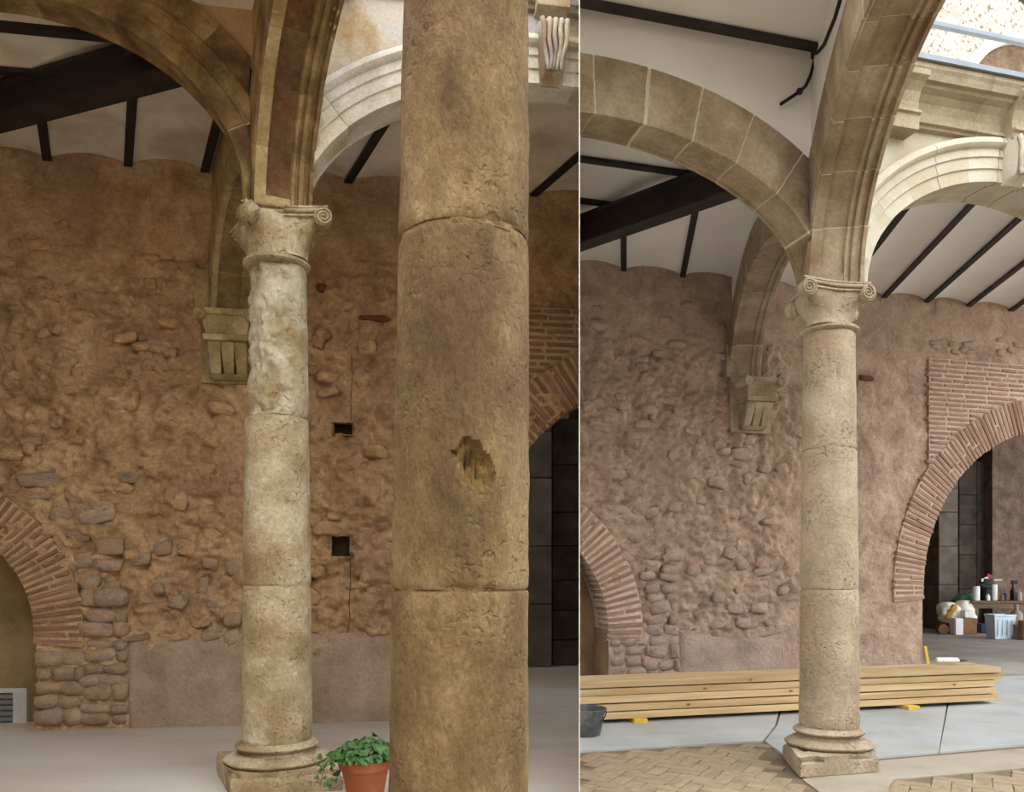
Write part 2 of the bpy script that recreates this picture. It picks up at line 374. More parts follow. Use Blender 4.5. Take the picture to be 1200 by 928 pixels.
# ------------------------------------------------------------------ back walls
def wall_mesh(b, name, s0, s1, z1, hole, mat, seed, amp, step=0.026, thick=0.5, smooth_from=99):
    W, e, nf = b.W, b.e1, b.nf
    ns = int((s1 - s0) / step); nz = int(z1 / step)
    v = []; f = []
    def disp(s, z):
        t = 1 - sstep(3.55, 4.0, z + 0.25 * fbm((s, z, seed), 1.2, 3))        # smooth coat near the ceiling
        t *= 0.25 + 0.75 * sstep(0.45, 0.75, z + 0.25 * fbm((s + 9, z, seed), 1.1, 3))
        t *= 1 - 0.75 * sstep(smooth_from - .25, smooth_from + .25, s + .15 * math.sin(z * 4))
        p = (s * 1.0, z * 1.25, seed)
        a = fbm(p, 1.6, 3) * 0.5
        r = 1 - abs(noise.noise(Vector(p) * 3.1)); r2 = 1 - abs(noise.noise(Vector(p) * 6.7 + Vector((5, 5, 5))))
        c = noise.voronoi(Vector((s * 5.2 + 0.25 * math.sin(z * 7), z * 7.0, seed)))[0]
        lump = sstep(0.0, 0.22, c[1] - c[0]) * (0.55 + 0.45 * noise.noise(Vector((c[0] * 3, s * 2.0, z * 2.0 + seed))))
        return amp * (0.12 * a + t * (0.55 * a + 0.45 * lump - 0.5 * r * r * r2 + 0.45 * fbm(p, 13, 4)))
    for j in range(nz + 1):
        z = z1 * j / nz
        for i in range(ns + 1):
            s = s0 + (s1 - s0) * i / ns
            q = W + e * s + nf * disp(s, z)
            v.append(Vector((q.x, q.y, z)))
    n0 = len(v)
    for j in range(nz):
        for i in range(ns):
            s = s0 + (s1 - s0) * (i + 0.5) / ns; z = z1 * (j + 0.5) / nz
            if hole(s, z): continue
            a = j * (ns + 1) + i
            f.append((a, a + 1, a + ns + 2, a + ns + 1))
    mb = MB(); mb.v = v; mb.f = f
    # back skin
    mb2 = MB()
    cs = 0.1
    ni = int((s1 - s0) / cs); nj = int(z1 / cs)
    for j in range(nj):
        for i in range(ni):
            sa = s0 + i * cs; za = j * cs
            if hole(sa + cs / 2, za + cs / 2): continue
            pts = []
            for (s, z) in ((sa, za), (sa + cs, za), (sa + cs, za + cs), (sa, za + cs)):
                q = W + e * s - nf * thick; pts.append((q.x, q.y, z))
            mb2.add(pts, [(0, 3, 2, 1)])
    mb.add(mb2.v, mb2.f)
    me_o = mb.build(name, mat, smooth=True, origin=v3(W, 0))
    return struct(me_o)

def sw(b, px): return ray(b.W, b.e1, px)
def wz(b, px, py): return on(b.W, b.e1, px, py).z

# openings: (centre s, springing z, radius)
LA = (sw(L_, 40) - 0.905, 0.785, 0.905)
LB = (sw(L_, 622) - 0.483 + 2.0, 1.05, 2.0)
RA = (sw(R_, 712) - 1.27, 0.62, 1.27)
RB = (sw(R_, 1081) + 2.0, 1.05, 2.0)
def hole_fn(ops, grow=0.03, rects=()):
    def h(s, z):
        for (a0, a1, b0, b1) in rects:
            if a0 < s < a1 and b0 < z < b1: return True
        for (c, zs, r) in ops:
            if z <= zs:
                if abs(s - c) < r + grow * 0.4: return True
            elif (s - c) ** 2 + (z - zs) ** 2 < (r + grow) ** 2: return True
        return False
    return h

PUT = []
for (px, py, w, h) in [(402, 503, 20, 12), (399, 640, 23, 25)]:
    p = on(L_.W, L_.e1, px, py); sc = p.y / F; s_ = sw(L_, px)
    PUT.append((s_ - w * sc / 2, s_ + w * sc / 2, p.z - h * sc / 2, p.z + h * sc / 2))
CUR[0] = 'L'
wL = wall_mesh(L_, 'wall_back_left', -3.4, 3.6, 4.68, hole_fn((LA, LB), rects=PUT), M['L_wall'], 3.3, 0.12, step=0.021)
wL['label'] = 'rough ochre rubble wall with putlog holes behind the left columns'
CUR[0] = 'R'
wR = wall_mesh(R_, 'wall_back_right', -2.6, 7.2, 4.68, hole_fn((RA, RB)), M['R_wall'], 8.1, 0.095, step=0.022, smooth_from=sw(R_, 925))
wR['label'] = 'rough pink clay rubble wall behind the timber stack'

# ------------------------------------------------------------------ rubble stones and bricks of the walls
def blob_mesh(name, mat, seed, flat=0.5):
    bm = bmesh.new(); bmesh.ops.create_icosphere(bm, subdivisions=2, radius=0.5)
    for w in bm.verts:
        n = w.co.normalized()
        k = 1 + 0.35 * noise.noise(n * 1.7 + Vector((seed * 3.1, seed, 0)))
        k += 0.10 * noise.noise(n * 4.3 + Vector((0, seed * 2.7, 3)))
        w.co = Vector((math.copysign((abs(w.co.x) * 2) ** 0.55, w.co.x) * k, math.copysign((abs(w.co.y) * 2) ** 0.6, w.co.y), math.copysign((abs(w.co.z) * 2) ** 0.55, w.co.z) * k)) * 0.5
    me = bpy.data.meshes.new(name); bm.to_mesh(me); bm.free(); me.shade_smooth(); me.materials.append(mat)
    return me
def brick_mesh(name, mat, seed):
    mb = bmesh.new(); bmesh.ops.create_cube(mb, size=1.0)
    rr = random.Random(seed)
    for w in mb.verts: w.co += Vector((rr.uniform(-.03, .03), rr.uniform(-.02, .02), rr.uniform(-.08, .08)))
    bmesh.ops.bevel(mb, geom=mb.edges[:], offset=0.05, segments=1, affect='EDGES')
    me = bpy.data.meshes.new(name); mb.to_mesh(me); mb.free(); me.materials.append(mat)
    return me
STONES = {k: [blob_mesh('stone', M[k], i) for i in range(5)] for k in ('L_stone', 'L_clay_stone', 'R_stone', 'R_clay_stone', 'redpatch')}
BRICKS = {k: [brick_mesh('brick', M[k], i) for i in range(5)] for k in ('L_brick', 'R_brick', 'paver')}

def wall_mat(b, s, z, out, roll=0.0, sx=1, sy=1, sz=1):
    q = b.W + b.e1 * s + b.nf * out
    X = Vector((b.e1.x, b.e1.y, 0)); Z = Vector((0, 0, 1)); Y = Z.cross(X)
    rot = Matrix((X, Y, Z)).transposed().to_4x4()
    return Matrix.Translation((q.x, q.y, z)) @ rot @ Matrix.Rotation(roll, 4, 'Y') @ Matrix.Diagonal((sx, sy, sz, 1))

def stone(b, wall, px, py, w, h, key, out=0.0, thick=0.12, name='stone', roll=None):
    s = sw(b, px); p = on(b.W, b.e1, px, py); sc = p.y / F
    o = inst(name, R.choice(STONES[key]), wall_mat(b, s, p.z, out, R.uniform(-.25, .25) if roll is None else roll, w * sc, thick, h * sc), wall)
    return o

CUR[0] = 'L'
for (px, py, w, h) in [(45, 563, 50, 18), (82, 566, 30, 20), (40, 580, 38, 12), (95, 582, 36, 16), (70, 602, 26, 18), (115, 600, 46, 24), (92, 628, 30, 12),
        (128, 640, 32, 22), (98, 656, 22, 18), (130, 662, 30, 14), (105, 682, 24, 18), (132, 686, 20, 12), (192, 642, 22, 16), (217, 642, 20, 20), (234, 606, 24, 20),
        (165, 655, 22, 16), (190, 643, 20, 14), (216, 642, 18, 16), (246, 660, 20, 14), (275, 665, 22, 20), (207, 705, 22, 18), (236, 728, 24, 14), (272, 726, 22, 16),
        (208, 747, 34, 12), (248, 745, 26, 12), (272, 748, 22, 20), (238, 686, 12, 22), (185, 690, 14, 14), (160, 748, 30, 8), (248, 708, 14, 10),
        (360, 700, 26, 20), (372, 668, 20, 16), (150, 560, 20, 14), (210, 588, 20, 22), (120, 390, 16, 14), (90, 435, 16, 16), (140, 438, 18, 14), (170, 440, 30, 12),
        (50, 390, 16, 14), (15, 440, 18, 14), (60, 345, 26, 14), (95, 370, 30, 14), (15, 400, 18, 22), (180, 550, 24, 20), (155, 470, 16, 22), (200, 470, 20, 24)]:
    grey = py > 555 and px < 280
    stone(L_, wL, px, py, w, h, 'L_stone' if grey and R.random() < 0.8 else 'L_clay_stone', R.uniform(-.034, -.014), 0.10)
# stacked quoin stones beside the small brick arch
yy = 700
while yy < 852:
    x = 98 + R.uniform(-6, 4); hgt = R.uniform(11, 22)
    while x < 146:
        w = R.uniform(14, 40); w = min(w, 150 - x)
        if w > 8: stone(L_, wL, x + w / 2, yy, w * 1.08, hgt * 1.1, 'L_stone', R.uniform(-.058, -.026), 0.16, roll=R.uniform(-.12, .12))
        x += w
    yy += hgt
yy = 772
while yy < 856:
    x = 42; hgt = R.uniform(12, 21)
    while x < 98:
        w = R.uniform(18, 32); w = min(w, 100 - x)
        if w > 6: stone(L_, wL, x + w / 2, yy, w * 1.1, hgt * 1.1, 'L_stone', R.uniform(-.085, -.045), 0.2, roll=R.uniform(-.12, .12))
        x += w
    yy += hgt
for (px, py, w, h) in [(443, 373, 26, 8), (376, 337, 10, 12), (427, 372, 14, 6)]:
    stone(L_, wL, px, py, w, h * .8, 'redpatch', -0.005, 0.05, name='brick_fragment', roll=0.05)
for _ in range(70):
    px, py = R.uniform(0, 470), R.uniform(260, 690)
    stone(L_, wL, px, py, R.uniform(12, 30), R.uniform(10, 18), 'L_clay_stone', R.uniform(-.035, -.015), 0.10)

CUR[0] = 'R'
for (px, py, w, h) in [(722, 596, 38, 12), (752, 596, 20, 14), (718, 606, 30, 8), (745, 628, 22, 12), (778, 616, 30, 16), (790, 650, 26, 16), (765, 664, 20, 14),
        (785, 668, 22, 12), (822, 630, 16, 14), (845, 628, 18, 12), (812, 668, 18, 14), (870, 662, 14, 12), (893, 670, 24, 10), (842, 700, 16, 14), (864, 688, 8, 16), (824, 690, 14, 10),
        (862, 715, 22, 10), (890, 712, 22, 12), (842, 732, 26, 10), (872, 730, 20, 12), (918, 692, 14, 10), (855, 648, 16, 14), (832, 655, 16, 14), (900, 730, 10, 8), (806, 736, 24, 6), (905, 742, 34, 5), (915, 760, 5, 30),
        (728, 466, 14, 12), (690, 475, 18, 14), (760, 480, 18, 12), (812, 505, 22, 10), (705, 500, 24, 12), (730, 540, 20, 10), (830, 555, 18, 12), (750, 400, 30, 10), (700, 380, 24, 14)]:
    stone(R_, wR, px, py, w, h, 'R_stone' if py > 590 and R.random() < 0.7 else 'R_clay_stone', R.uniform(-.034, -.014), 0.10)
yy = 690
while yy < 806:
    x = 757 + R.uniform(-4, 3); hgt = R.uniform(9, 17)
    while x < 792:
        w = min(R.uniform(15, 26), 796 - x)
        if w > 6: stone(R_, wR, x + w / 2, yy, w * 1.08, hgt * 1.1, 'R_stone', R.uniform(-.058, -.026), 0.16, roll=R.uniform(-.12, .12))
        x += w
    yy += hgt
yy = 752
while yy < 806:
    x = 714; hgt = R.uniform(9, 14)
    while x < 758:
        w = min(R.uniform(13, 24), 760 - x)
        if w > 5: stone(R_, wR, x + w / 2, yy, w * 1.1, hgt * 1.1, 'R_stone', R.uniform(-.085, -.045), 0.2, roll=R.uniform(-.12, .12))
        x += w
    yy += hgt
stone(R_, wR, 1015, 443, 20, 6, 'redpatch', 0.0, 0.05, name='brick_fragment', roll=0.08)
for _ in range(70):
    px, py = R.uniform(682, 940), R.uniform(350, 700)
    stone(R_, wR, px, py, R.uniform(10, 24), R.uniform(8, 15), 'R_clay_stone', R.uniform(-.035, -.015), 0.10)
for _ in range(12):
    stone(R_, wR, R.uniform(1095, 1195), R.uniform(398, 414), R.uniform(10, 20), R.uniform(5, 9), 'R_clay_stone', -0.01, 0.07)

def brick_arch(b, wall, op, a0, a1, n, depth, key, mkey, split=0.5, th=0.4):
    """ring of radiating bricks round an opening; angles measured from the springing on the visible side"""
    c, zs, r = op
    # mortar bed: a ring sweep
    rings = []
    for i in range(41):
        a = a0 + (a1 - a0) * i / 40
        ring = []
        for (rr, o) in ((r + 0.004, 0.022), (r + depth, 0.022), (r + depth, -th), (r + 0.004, -th)):
            s = c - rr * math.cos(a); z = zs + rr * math.sin(a)
            q = b.W + b.e1 * s + b.nf * o
            ring.append(Vector((q.x, q.y, z)))
        rings.append(ring)
    MB().rings(rings).build('mortar_bed', M[mkey], wall)
    for i in range(n):
        a = a0 + (a1 - a0) * (i + 0.5) / n
        t = abs(a1 - a0) / n * r * 0.60
        dep = depth * R.uniform(0.96, 1.05)
        if R.random() < split:
            k = R.choice((0.33, 0.5, 0.66)); segs = [(0, k - 0.02), (k + 0.02, 1)]
        else: segs = [(0, 1)]
        for (k0, k1) in segs:
            rm = r + dep * (k0 + k1) / 2
            s = c - rm * math.cos(a); z = zs + rm * math.sin(a)
            t2 = t * (1 + 0.5 * (k0 + k1) / 2 * depth / r)
            # local x along radius: direction (-cos a, sin a) in (s,z); roll about the wall normal
            Mx = wall_mat(b, s, z, -0.134 + R.uniform(0.002, 0.014), pi + a if False else -(pi - a), dep * (k1 - k0), 0.32, t2 * R.uniform(.85, 1.1))
            inst('brick', R.choice(BRICKS[key]), Mx, wall)

def brick_courses(b, wall, rows, key, mkey, op, ring, th=0.30):
    """horizontal brick courses between left edge and the ring"""
    c, zs, r = op
    for (z, hgt, sa, sb) in rows:
        s = sa + R.uniform(-.06, .04)
        while s < sb:
            l = R.uniform(0.24, 0.34)
            e = min(s + l, sb)
            # trim against the ring
            mid = (s + e) / 2
            if (e - c) ** 2 + (z - zs) ** 2 < (r + ring) ** 2:
                lim = c - math.sqrt(max(0.0, (r + ring) ** 2 - (z - zs) ** 2)) if abs(z - zs) < r + ring else e
                e = min(e, lim + 0.02)
            if e - s > 0.06:
                inst('brick', R.choice(BRICKS[key]), wall_mat(b, (s + e) / 2, z, -0.124 + R.uniform(0, .010), R.uniform(-.01, .01), (e - s) - 0.018, 0.3, hgt * R.uniform(.85, 1.05)), wall)
            if e < s + l - 1e-4: break
            s += l

CUR[0] = 'L'
brick_arch(L_, wL, (LA[0], LA[1], LA[2]), pi - 0.12 - pi + 0.0, 0.0, 0, 0.36, 'L_brick', 'L_mortar') if False else None
# small arch: visible springing on the right, so angles run from pi down
brick_arch(L_, wL, LA, pi + 0.10, 0.9, 46, 0.37, 'L_brick', 'L_mortar', 0.45)
brick_arch(L_, wL, LB, -0.02, 1.6, 48, 0.42, 'L_brick', 'L_mortar', 0.45)
# courses above it
zt = wz(L_, 650, 362); zb = wz(L_, 622, 455)
mk = MB()
sA, sB = sw(L_, 560), 3.4
q0 = L_.W + L_.e1 * sA; q1 = L_.W + L_.e1 * sB
def slab(b, sa, sb, za, zb_, out, mat, wall, name='mortar_bed'):
    pts = []
    for s, z in ((sa, za), (sb, za), (sb, zb_), (sa, zb_)):
        q = b.W + b.e1 * s + b.nf * out; pts.append(Vector((q.x, q.y, z)))
    return MB().prism(pts, Vector((-b.nf.x, -b.nf.y, 0)) * 0.2).build(name, mat, wall)
slab(L_, sA, sB, LB[1] + LB[2] + 0.40, zt, 0.012, M['L_mortar'], wL)
# spandrel mortar behind the courses: polygon following the ring
def spandrel_mortar(b, op, ring, sa, zt, out, mat, wall, a0=0.35, a1=1.57):
    c, zs, r = op; pts = []
    ang = [a0 + (a1 - a0) * i / 20 for i in range(21)]
    arc = [(c - (r + ring) * math.cos(a), zs + (r + ring) * math.sin(a)) for a in ang]
    arc = [(max(s, sa), z) for s, z in arc]
    vs = []; fs = []
    for s, z in arc:
        for (ss, zz) in ((s, z), (s, zt)):
            q = b.W + b.e1 * ss + b.nf * out; vs.append((q.x, q.y, zz))
    # left flank
    for i in range(len(arc) - 1): fs.append((2 * i, 2 * i + 2, 2 * i + 3, 2 * i + 1))
    n = len(vs)
    z0 = arc[0][1]; rows = [(sa, z0), (arc[0][0], z0), (arc[0][0], zt), (sa, zt)]
    for ss, zz in rows:
        q = b.W + b.e1 * ss + b.nf * out; vs.append((q.x, q.y, zz))
    fs.append((n, n + 1, n + 2, n + 3))
    return MB().add(vs, fs).build('mortar_bed', mat, wall)
spandrel_mortar(L_, LB, 0.40, sA, zt, 0.022, M['L_mortar'], wL, 0.3)
rows = []; z = zt - 0.03
while z > LB[1] + 1.0:
    rows.append((z, 0.034, sA, sw(L_, 690))); z -= 0.058
brick_courses(L_, wL, rows, 'L_brick', 'L_mortar', LB, 0.43)

CUR[0] = 'R'
brick_arch(R_, wR, RA, pi + 0.08, 0.95, 46, 0.40, 'R_brick', 'R_mortar', 0.2)
brick_arch(R_, wR, RB, -0.06, 1.75, 64, 0.42, 'R_brick', 'R_mortar', 0.3)
zt = wz(R_, 1140, 424); sA = sw(R_, 1087)
spandrel_mortar(R_, RB, 0.40, sA, zt, 0.022, M['R_mortar'], wR, 0.55)
rows = []; z = zt - 0.03
while z > RB[1] + 1.1:
    rows.append((z, 0.034, sA, sw(R_, 1235))); z -= 0.058
brick_courses(R_, wR, rows, 'R_brick', 'R_mortar', RB, 0.43)

# jambs (reveals) below the springing and the niche backs
def reveal(b, s, z1, out0, depth, mat, wall, side):
    pts = []
    for o in (out0, -depth):
        for z in (0, z1):
            q = b.W + b.e1 * s + b.nf * o; pts.append(Vector((q.x, q.y, z)))
    lp = [pts[0], pts[1], pts[3], pts[2]]
    off = Vector((b.e1.x, b.e1.y, 0)) * side * 0.12
    return MB().prism(lp, off).build('jamb', mat, wall)
CUR[0] = 'L'
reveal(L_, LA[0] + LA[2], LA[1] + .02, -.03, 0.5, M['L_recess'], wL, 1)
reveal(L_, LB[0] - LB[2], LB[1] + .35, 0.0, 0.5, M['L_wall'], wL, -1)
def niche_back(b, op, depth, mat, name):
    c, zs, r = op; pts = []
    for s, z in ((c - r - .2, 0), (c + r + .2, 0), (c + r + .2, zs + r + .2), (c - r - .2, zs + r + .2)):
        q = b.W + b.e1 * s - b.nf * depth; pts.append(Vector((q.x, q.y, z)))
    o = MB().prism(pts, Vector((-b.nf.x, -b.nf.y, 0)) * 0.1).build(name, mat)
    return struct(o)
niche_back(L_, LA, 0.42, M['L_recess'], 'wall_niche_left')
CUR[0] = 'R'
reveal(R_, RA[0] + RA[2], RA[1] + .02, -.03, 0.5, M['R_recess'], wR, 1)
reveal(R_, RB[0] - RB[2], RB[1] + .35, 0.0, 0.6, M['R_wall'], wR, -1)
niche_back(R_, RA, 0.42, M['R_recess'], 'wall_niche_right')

def dado(b, wall, px0, px1, top, out, mat, seed):
    n = 40; vs = []; fs = []
    for i in range(n + 1):
        px = px0 + (px1 - px0) * i / n
        zt_ = on(b.W, b.e1, px, top + 7 * fbm((px * .03, seed, 0), 1, 3)).z
        for j in range(9):
            z = zt_ * j / 8; s_ = sw(b, px)
            q = b.W + b.e1 * s_ + b.nf * (out + .006 * fbm((s_ * 2, z * 2, seed), 1.5, 3) - (0.03 if j == 8 or i in (0, n) else 0))
            vs.append((q.x, q.y, z))
    for i in range(n):
        for j in range(8): fs.append((i * 9 + j, i * 9 + 9 + j, i * 9 + 10 + j, i * 9 + 1 + j))
    return MB().add(vs, fs).build('dado_plaster', mat, wall, smooth=True)
CUR[0] = 'L'
dado(L_, wL, 150, 300, 746, .028, M['L_dado'], 1.0); dado(L_, wL, 300, 540, 742, .028, M['L_dado'], 4.0)
CUR[0] = 'R'
dado(R_, wR, 797, 917, 745, .03, M['R_dado'], 2.0)
# putlog holes in the left wall
CUR[0] = 'L'
for (a0, a1, b0, b1) in PUT:
    g_ = .012; a0 -= g_; a1 += g_; b0 -= g_; b1 += g_
    def wp(s_, z_, o): q = L_.W + L_.e1 * s_ + L_.nf * o; return Vector((q.x, q.y, z_))
    vs = [wp(s_, z_, o) for o in (0.0, -.16) for s_, z_ in ((a0, b0), (a1, b0), (a1, b1), (a0, b1))]
    MB().add(vs, [(0, 1, 5, 4), (1, 2, 6, 5), (2, 3, 7, 6), (3, 0, 4, 7), (4, 5, 6, 7)]).build('putlog_hole', M['hole'], wL)
# crack below the hole
pts = [on(L_.W + L_.nf * 0.022, L_.e1, x, y) for x, y in ((410, 655), (411, 680), (409, 705), (410, 725), (407, 742))]
MB().tube(pts, 0.0035, 5).build('crack', M['hole'], wL)
pts = [on(L_.W + L_.nf * 0.02, L_.e1, x, y) for x, y in ((412, 415), (413, 440), (411, 470), (412, 492))]
MB().tube(pts, 0.003, 5).build('crack', M['hole'], wL)

# ------------------------------------------------------------------ arches
def arch(b, name, label, A, d, pv, s0, s1, zs, rise, prof, nv, mat, cmat, tilt=0.0, group=None, sub=4, a0=0.0, a1=pi, gap=0.006, key=None, jit=0.003, core=True, clip=None, seg_mats=None, border=None):
    """stone arch from point A along d; prof = closed (q, r) outline, q across along pv, r outwards from the intrados"""
    a = (s1 - s0) / 2; c = (s0 + s1) / 2
    tab = [(0.0, a0)]; N = 400; acc = 0; prev = None
    for i in range(N + 1):
        t = a0 + (a1 - a0) * i / N
        p = (c - a * math.cos(t), rise * math.sin(t))
        if prev: acc += math.hypot(p[0] - prev[0], p[1] - prev[1])
        tab.append((acc, t)); prev = p
    def th(x):
        for i in range(1, len(tab)):
            if tab[i][0] >= x: return tab[i][1]
        return tab[-1][1]
    def P(t, q, r):
        nx, nz = -rise * math.cos(t), a * math.sin(t); l = math.hypot(nx, nz)
        s = c - a * math.cos(t) + r * nx / l; z = rise * math.sin(t) + r * nz / l
        w = A + d * s + pv * q
        return Vector((w.x, w.y, zs + tilt * s + z))
    mid = A + d * c
    root = thing(name, label, 'arch', v3(mid, zs), group)
    for k in range(nv):
        x0 = acc * k / nv + gap / 2; x1 = acc * (k + 1) / nv - gap / 2
        dq, dr = R.uniform(-jit, jit), R.uniform(-jit, jit)
        rings = [[P(th(x0 + (x1 - x0) * i / sub), q + dq, r + dr) for q, r in prof] for i in range(sub + 1)]
        vo = MB().rings(rings).build('voussoir', mat, root, smooth='auto')
        if seg_mats:
            for mi, (sj, mm) in enumerate(seg_mats.items()):
                vo.data.materials.append(mm)
                for i in range(sub): vo.data.polygons[i * len(prof) + sj].material_index = mi + 1
    if core:
        nP = len(prof)
        area = sum(prof[i][0] * prof[(i + 1) % nP][1] - prof[(i + 1) % nP][0] * prof[i][1] for i in range(nP))
        sg = 1 if area > 0 else -1
        ins = []
        for i in range(nP):
            p0, p1, p2 = Vector(prof[i - 1]), Vector(prof[i]), Vector(prof[(i + 1) % nP])
            t1, t2 = (p1 - p0).normalized(), (p2 - p1).normalized()
            nn = V2(-t1.y - t2.y, t1.x + t2.x)
            if nn.length < 1e-6: nn = V2(-t1.y, t1.x)
            nn.normalize()
            ins.append(tuple(p1 + nn * sg * 0.0045))
        rings = [[P(a0 + (a1 - a0) * i / 48, q, r) for q, r in ins] for i in range(49)]
        MB().rings(rings).build('mortar', cmat, root)
    if border:
        w0, w1 = border
        xs = [0.0, 0.035, 0.06]
        rings = [[P(th(x), q, r) for q, r in ((w0, .0), (w1, .0), (w1, .03), (w0, .03))] for x in xs]
        MB().rings(rings).build('panel_border', M['L_fillet'] if b.n == 'L' else mat, root)
    if clip:
        co, no = clip                                  # keep the side the normal points away from
        for o in root.children:
            bm = bmesh.new(); bm.from_mesh(o.data); w0 = ORIG[o.name]
            bmesh.ops.bisect_plane(bm, geom=bm.verts[:] + bm.edges[:] + bm.faces[:], plane_co=Vector((co.x, co.y, 0)) - w0, plane_no=Vector((no.x, no.y, 0)), clear_outer=True)
            be = [e for e in bm.edges if e.is_boundary]
            if be: bmesh.ops.holes_fill(bm, edges=be, sides=0)
            nf_ = len(bm.faces); bm.to_mesh(o.data); bm.free()
            if nf_ == 0: DEAD.append(o)
    return root, P, c, a
DEAD = []

def spandrel(name, P, r, q0, q1, ztop, mat, label, a0=0.0, a1=pi, ends=(None, None)):
    n = 40; vs = []; fs = []
    for i in range(n + 1):
        t = a0 + (a1 - a0) * i / n
        for q in (q0, q1):
            p = P(t, q, r); vs.append(p); vs.append(Vector((p.x, p.y, ztop)))
    for i in range(n):
        k = i * 4
        fs += [(k, k + 4, k + 5, k + 1), (k + 2, k + 3, k + 7, k + 6), (k + 1, k + 5, k + 7, k + 3), (k, k + 2, k + 6, k + 4)]
    fs += [(0, 1, 3, 2), (n * 4, n * 4 + 2, n * 4 + 3, n * 4 + 1)]
    o = MB().add(vs, fs).build(name, mat)
    return struct(o, label)

profC = [(-.17, 0), (-.17, .078), (-.184, .083), (-.184, .15), (-.198, .155), (-.198, .205), (-.222, .212), (-.238, .232), (-.236, .252), (-.215, .275), (.17, .275), (.17, .03), (.155, .02), (.15, 0), (.11, 0), (.104, .014), (-.10, .014), (-.106, 0)]
profB = [(-.17, .36), (-.17, .03), (-.16, .02), (-.16, 0), (-.095, 0), (-.088, .022), (.045, .022), (.052, .002), (.07, .002), (.076, .022), (.088, .022), (.094, .006), (.118, .006), (.124, .026), (.15, .034), (.156, .012), (.18, .02), (.18, .10), (.195, .105), (.195, .2), (.215, .21), (.215, .30), (.18, .36)]
profA = [(-.17, 0), (-.17, .10), (-.155, .108), (-.155, .20), (-.14, .208), (-.14, .34), (.17, .34), (.17, .02), (.145, .015), (.14, 0), (.115, 0), (.11, .012), (-.13, .012), (-.136, 0)]
profAL = [(q * .8, r * 1.08) for q, r in profA]
profA = [(q * .85, r * 1.06) for q, r in profA]
profCL = [(min(q, .05 + .1 * r), r) if q > 0 else (q, r) for q, r in profC]
profD = [(-.17, .32), (-.17, .02), (-.16, 0), (-.12, 0), (-.112, .018), (.06, .018), (.068, 0), (.09, 0), (.096, .016), (.12, .016), (.126, .004), (.16, .004), (.17, .02), (.17, .32)]

N2 = V2(-0.147, 2.33)
dBL = (N2 - L_.K).normalized(); pvBL = V2(-dBL.y, dBL.x)
if pvBL.x < 0: pvBL = -pvBL
pvBR = V2(R_.e2.y, -R_.e2.x)
def flip(p): return [(-q, r) for q, r in p]
# ---- left bay
CUR[0] = 'L'
b = L_
back = -b.nf
ar, P, c, a = arch(b, 'stone_arch', 'stained brown stone arch at top left in front of the dark iron beam', b.K, -b.e1, back, 0.16, 2.98, b.zs, 1.15, profAL, 9, M['L_arch'], M['L_mortar'], gap=0.004, clip=(b.K - pvBL * .168, pvBL))
spandrel('wall_spandrel_arch_left', P, 0.33, -.085, .10, 4.75, M['L_spandrel'], 'brown stained plaster above the left cross arch', 0.0, pi)
spC = None
CspanL = 3.30
arC, PC, cC, aC = arch(b, 'courtyard_arch', 'pale fluted arch partly hidden behind the big foreground column', b.K, b.e1, back, 0.16, CspanL - .16, b.zs, 0.87, profCL, 13, M['L_white'], M['L_white'], gap=0.004, clip=(b.K + pvBL * .172, -pvBL))
spandrel('wall_spandrel_courtyard_left', PC, 0.26, -.15, .15, 4.70, M['L_frieze'], 'blotchy grey and rust masonry above the pale left arch', .35)
N2 = V2(-0.147, 2.33)
dB = (N2 - b.K); LB_len = dB.length; dB.normalize()
pvB = V2(-dB.y, dB.x)          # to the right-hand side (courtyard) when looking from K to N
if pvB.x < 0: pvB = -pvB
CUR[0] = None
arB, PB, cB, aB = arch(b, 'stone_arch', 'stained arch with panelled underside rising from the eroded column', b.K, dB, pvB, 0.15, LB_len - .15, b.zs, 0.87, profB, 11, M['L_arch'], M['L_mortar'], gap=0.004, seg_mats={3: M['L_fillet'], 5: M['L_panel']}, border=(-.095, .05))
spandrel('wall_spandrel_panelled_left', PB, 0.34, -.15, .17, 4.75, M['L_spandrel'], 'stained masonry above the panelled left arch')
CUR[0] = 'L'
pvD = V2(b.e2.y, -b.e2.x)
arD, PD, cD, aD = arch(b, 'stone_arch', 'stained cross arch landing on the wall corbel left of the eroded column', b.K, b.e2, pvD, 0.16, b.V - 0.06, b.zs, 0.62, profD, 7, M['L_fillet'], M['L_mortar'], seg_mats={4: M['L_arch']}, tilt=(b.zw - b.zs) / b.V, gap=0.004, clip=(b.K, -b.e2))
spandrel('wall_spandrel_corbel_left', PD, 0.30, -.14, .14, 4.7, M['L_spandrel'], 'stained plaster above the left corbel arch', .55)

# ---- right bay
CUR[0] = 'R'
b = R_
back = -b.nf
ar, P, c, a = arch(b, 'stone_arch', 'cleaned stone arch with pale mortar joints below the white plaster', b.K, -b.e1, back, 0.16, 3.2, b.zs, 0.84, profA, 12, M['R_arch'], M['R_arch_mortar'], gap=0.014, jit=.002, clip=(b.K - pvBR * .168, pvBR))
spandrel('wall_spandrel_arch_right', P, 0.33, -.095, .10, 4.66, M['R_plaster'], 'smooth white plaster above the cleaned cross arch')
arC2, PC2, cC2, aC2 = arch(b, 'courtyard_arch', 'pale moulded courtyard arch under the honey coloured frieze', b.K, b.e1, back, 0.16, 2.44, b.zs, 0.79, profC, 13, M['R_white'], M['R_white'], gap=0.003, clip=(b.K + pvBR * .172, -pvBR))
spandrel('wall_spandrel_courtyard_right', PC2, 0.26, -.15, .15, 4.20, M['R_white'], 'pale ashlar above the right courtyard arch', .35)
dB = -b.e2
pvB = V2(-dB.y, dB.x)
if pvB.x < 0: pvB = -pvB
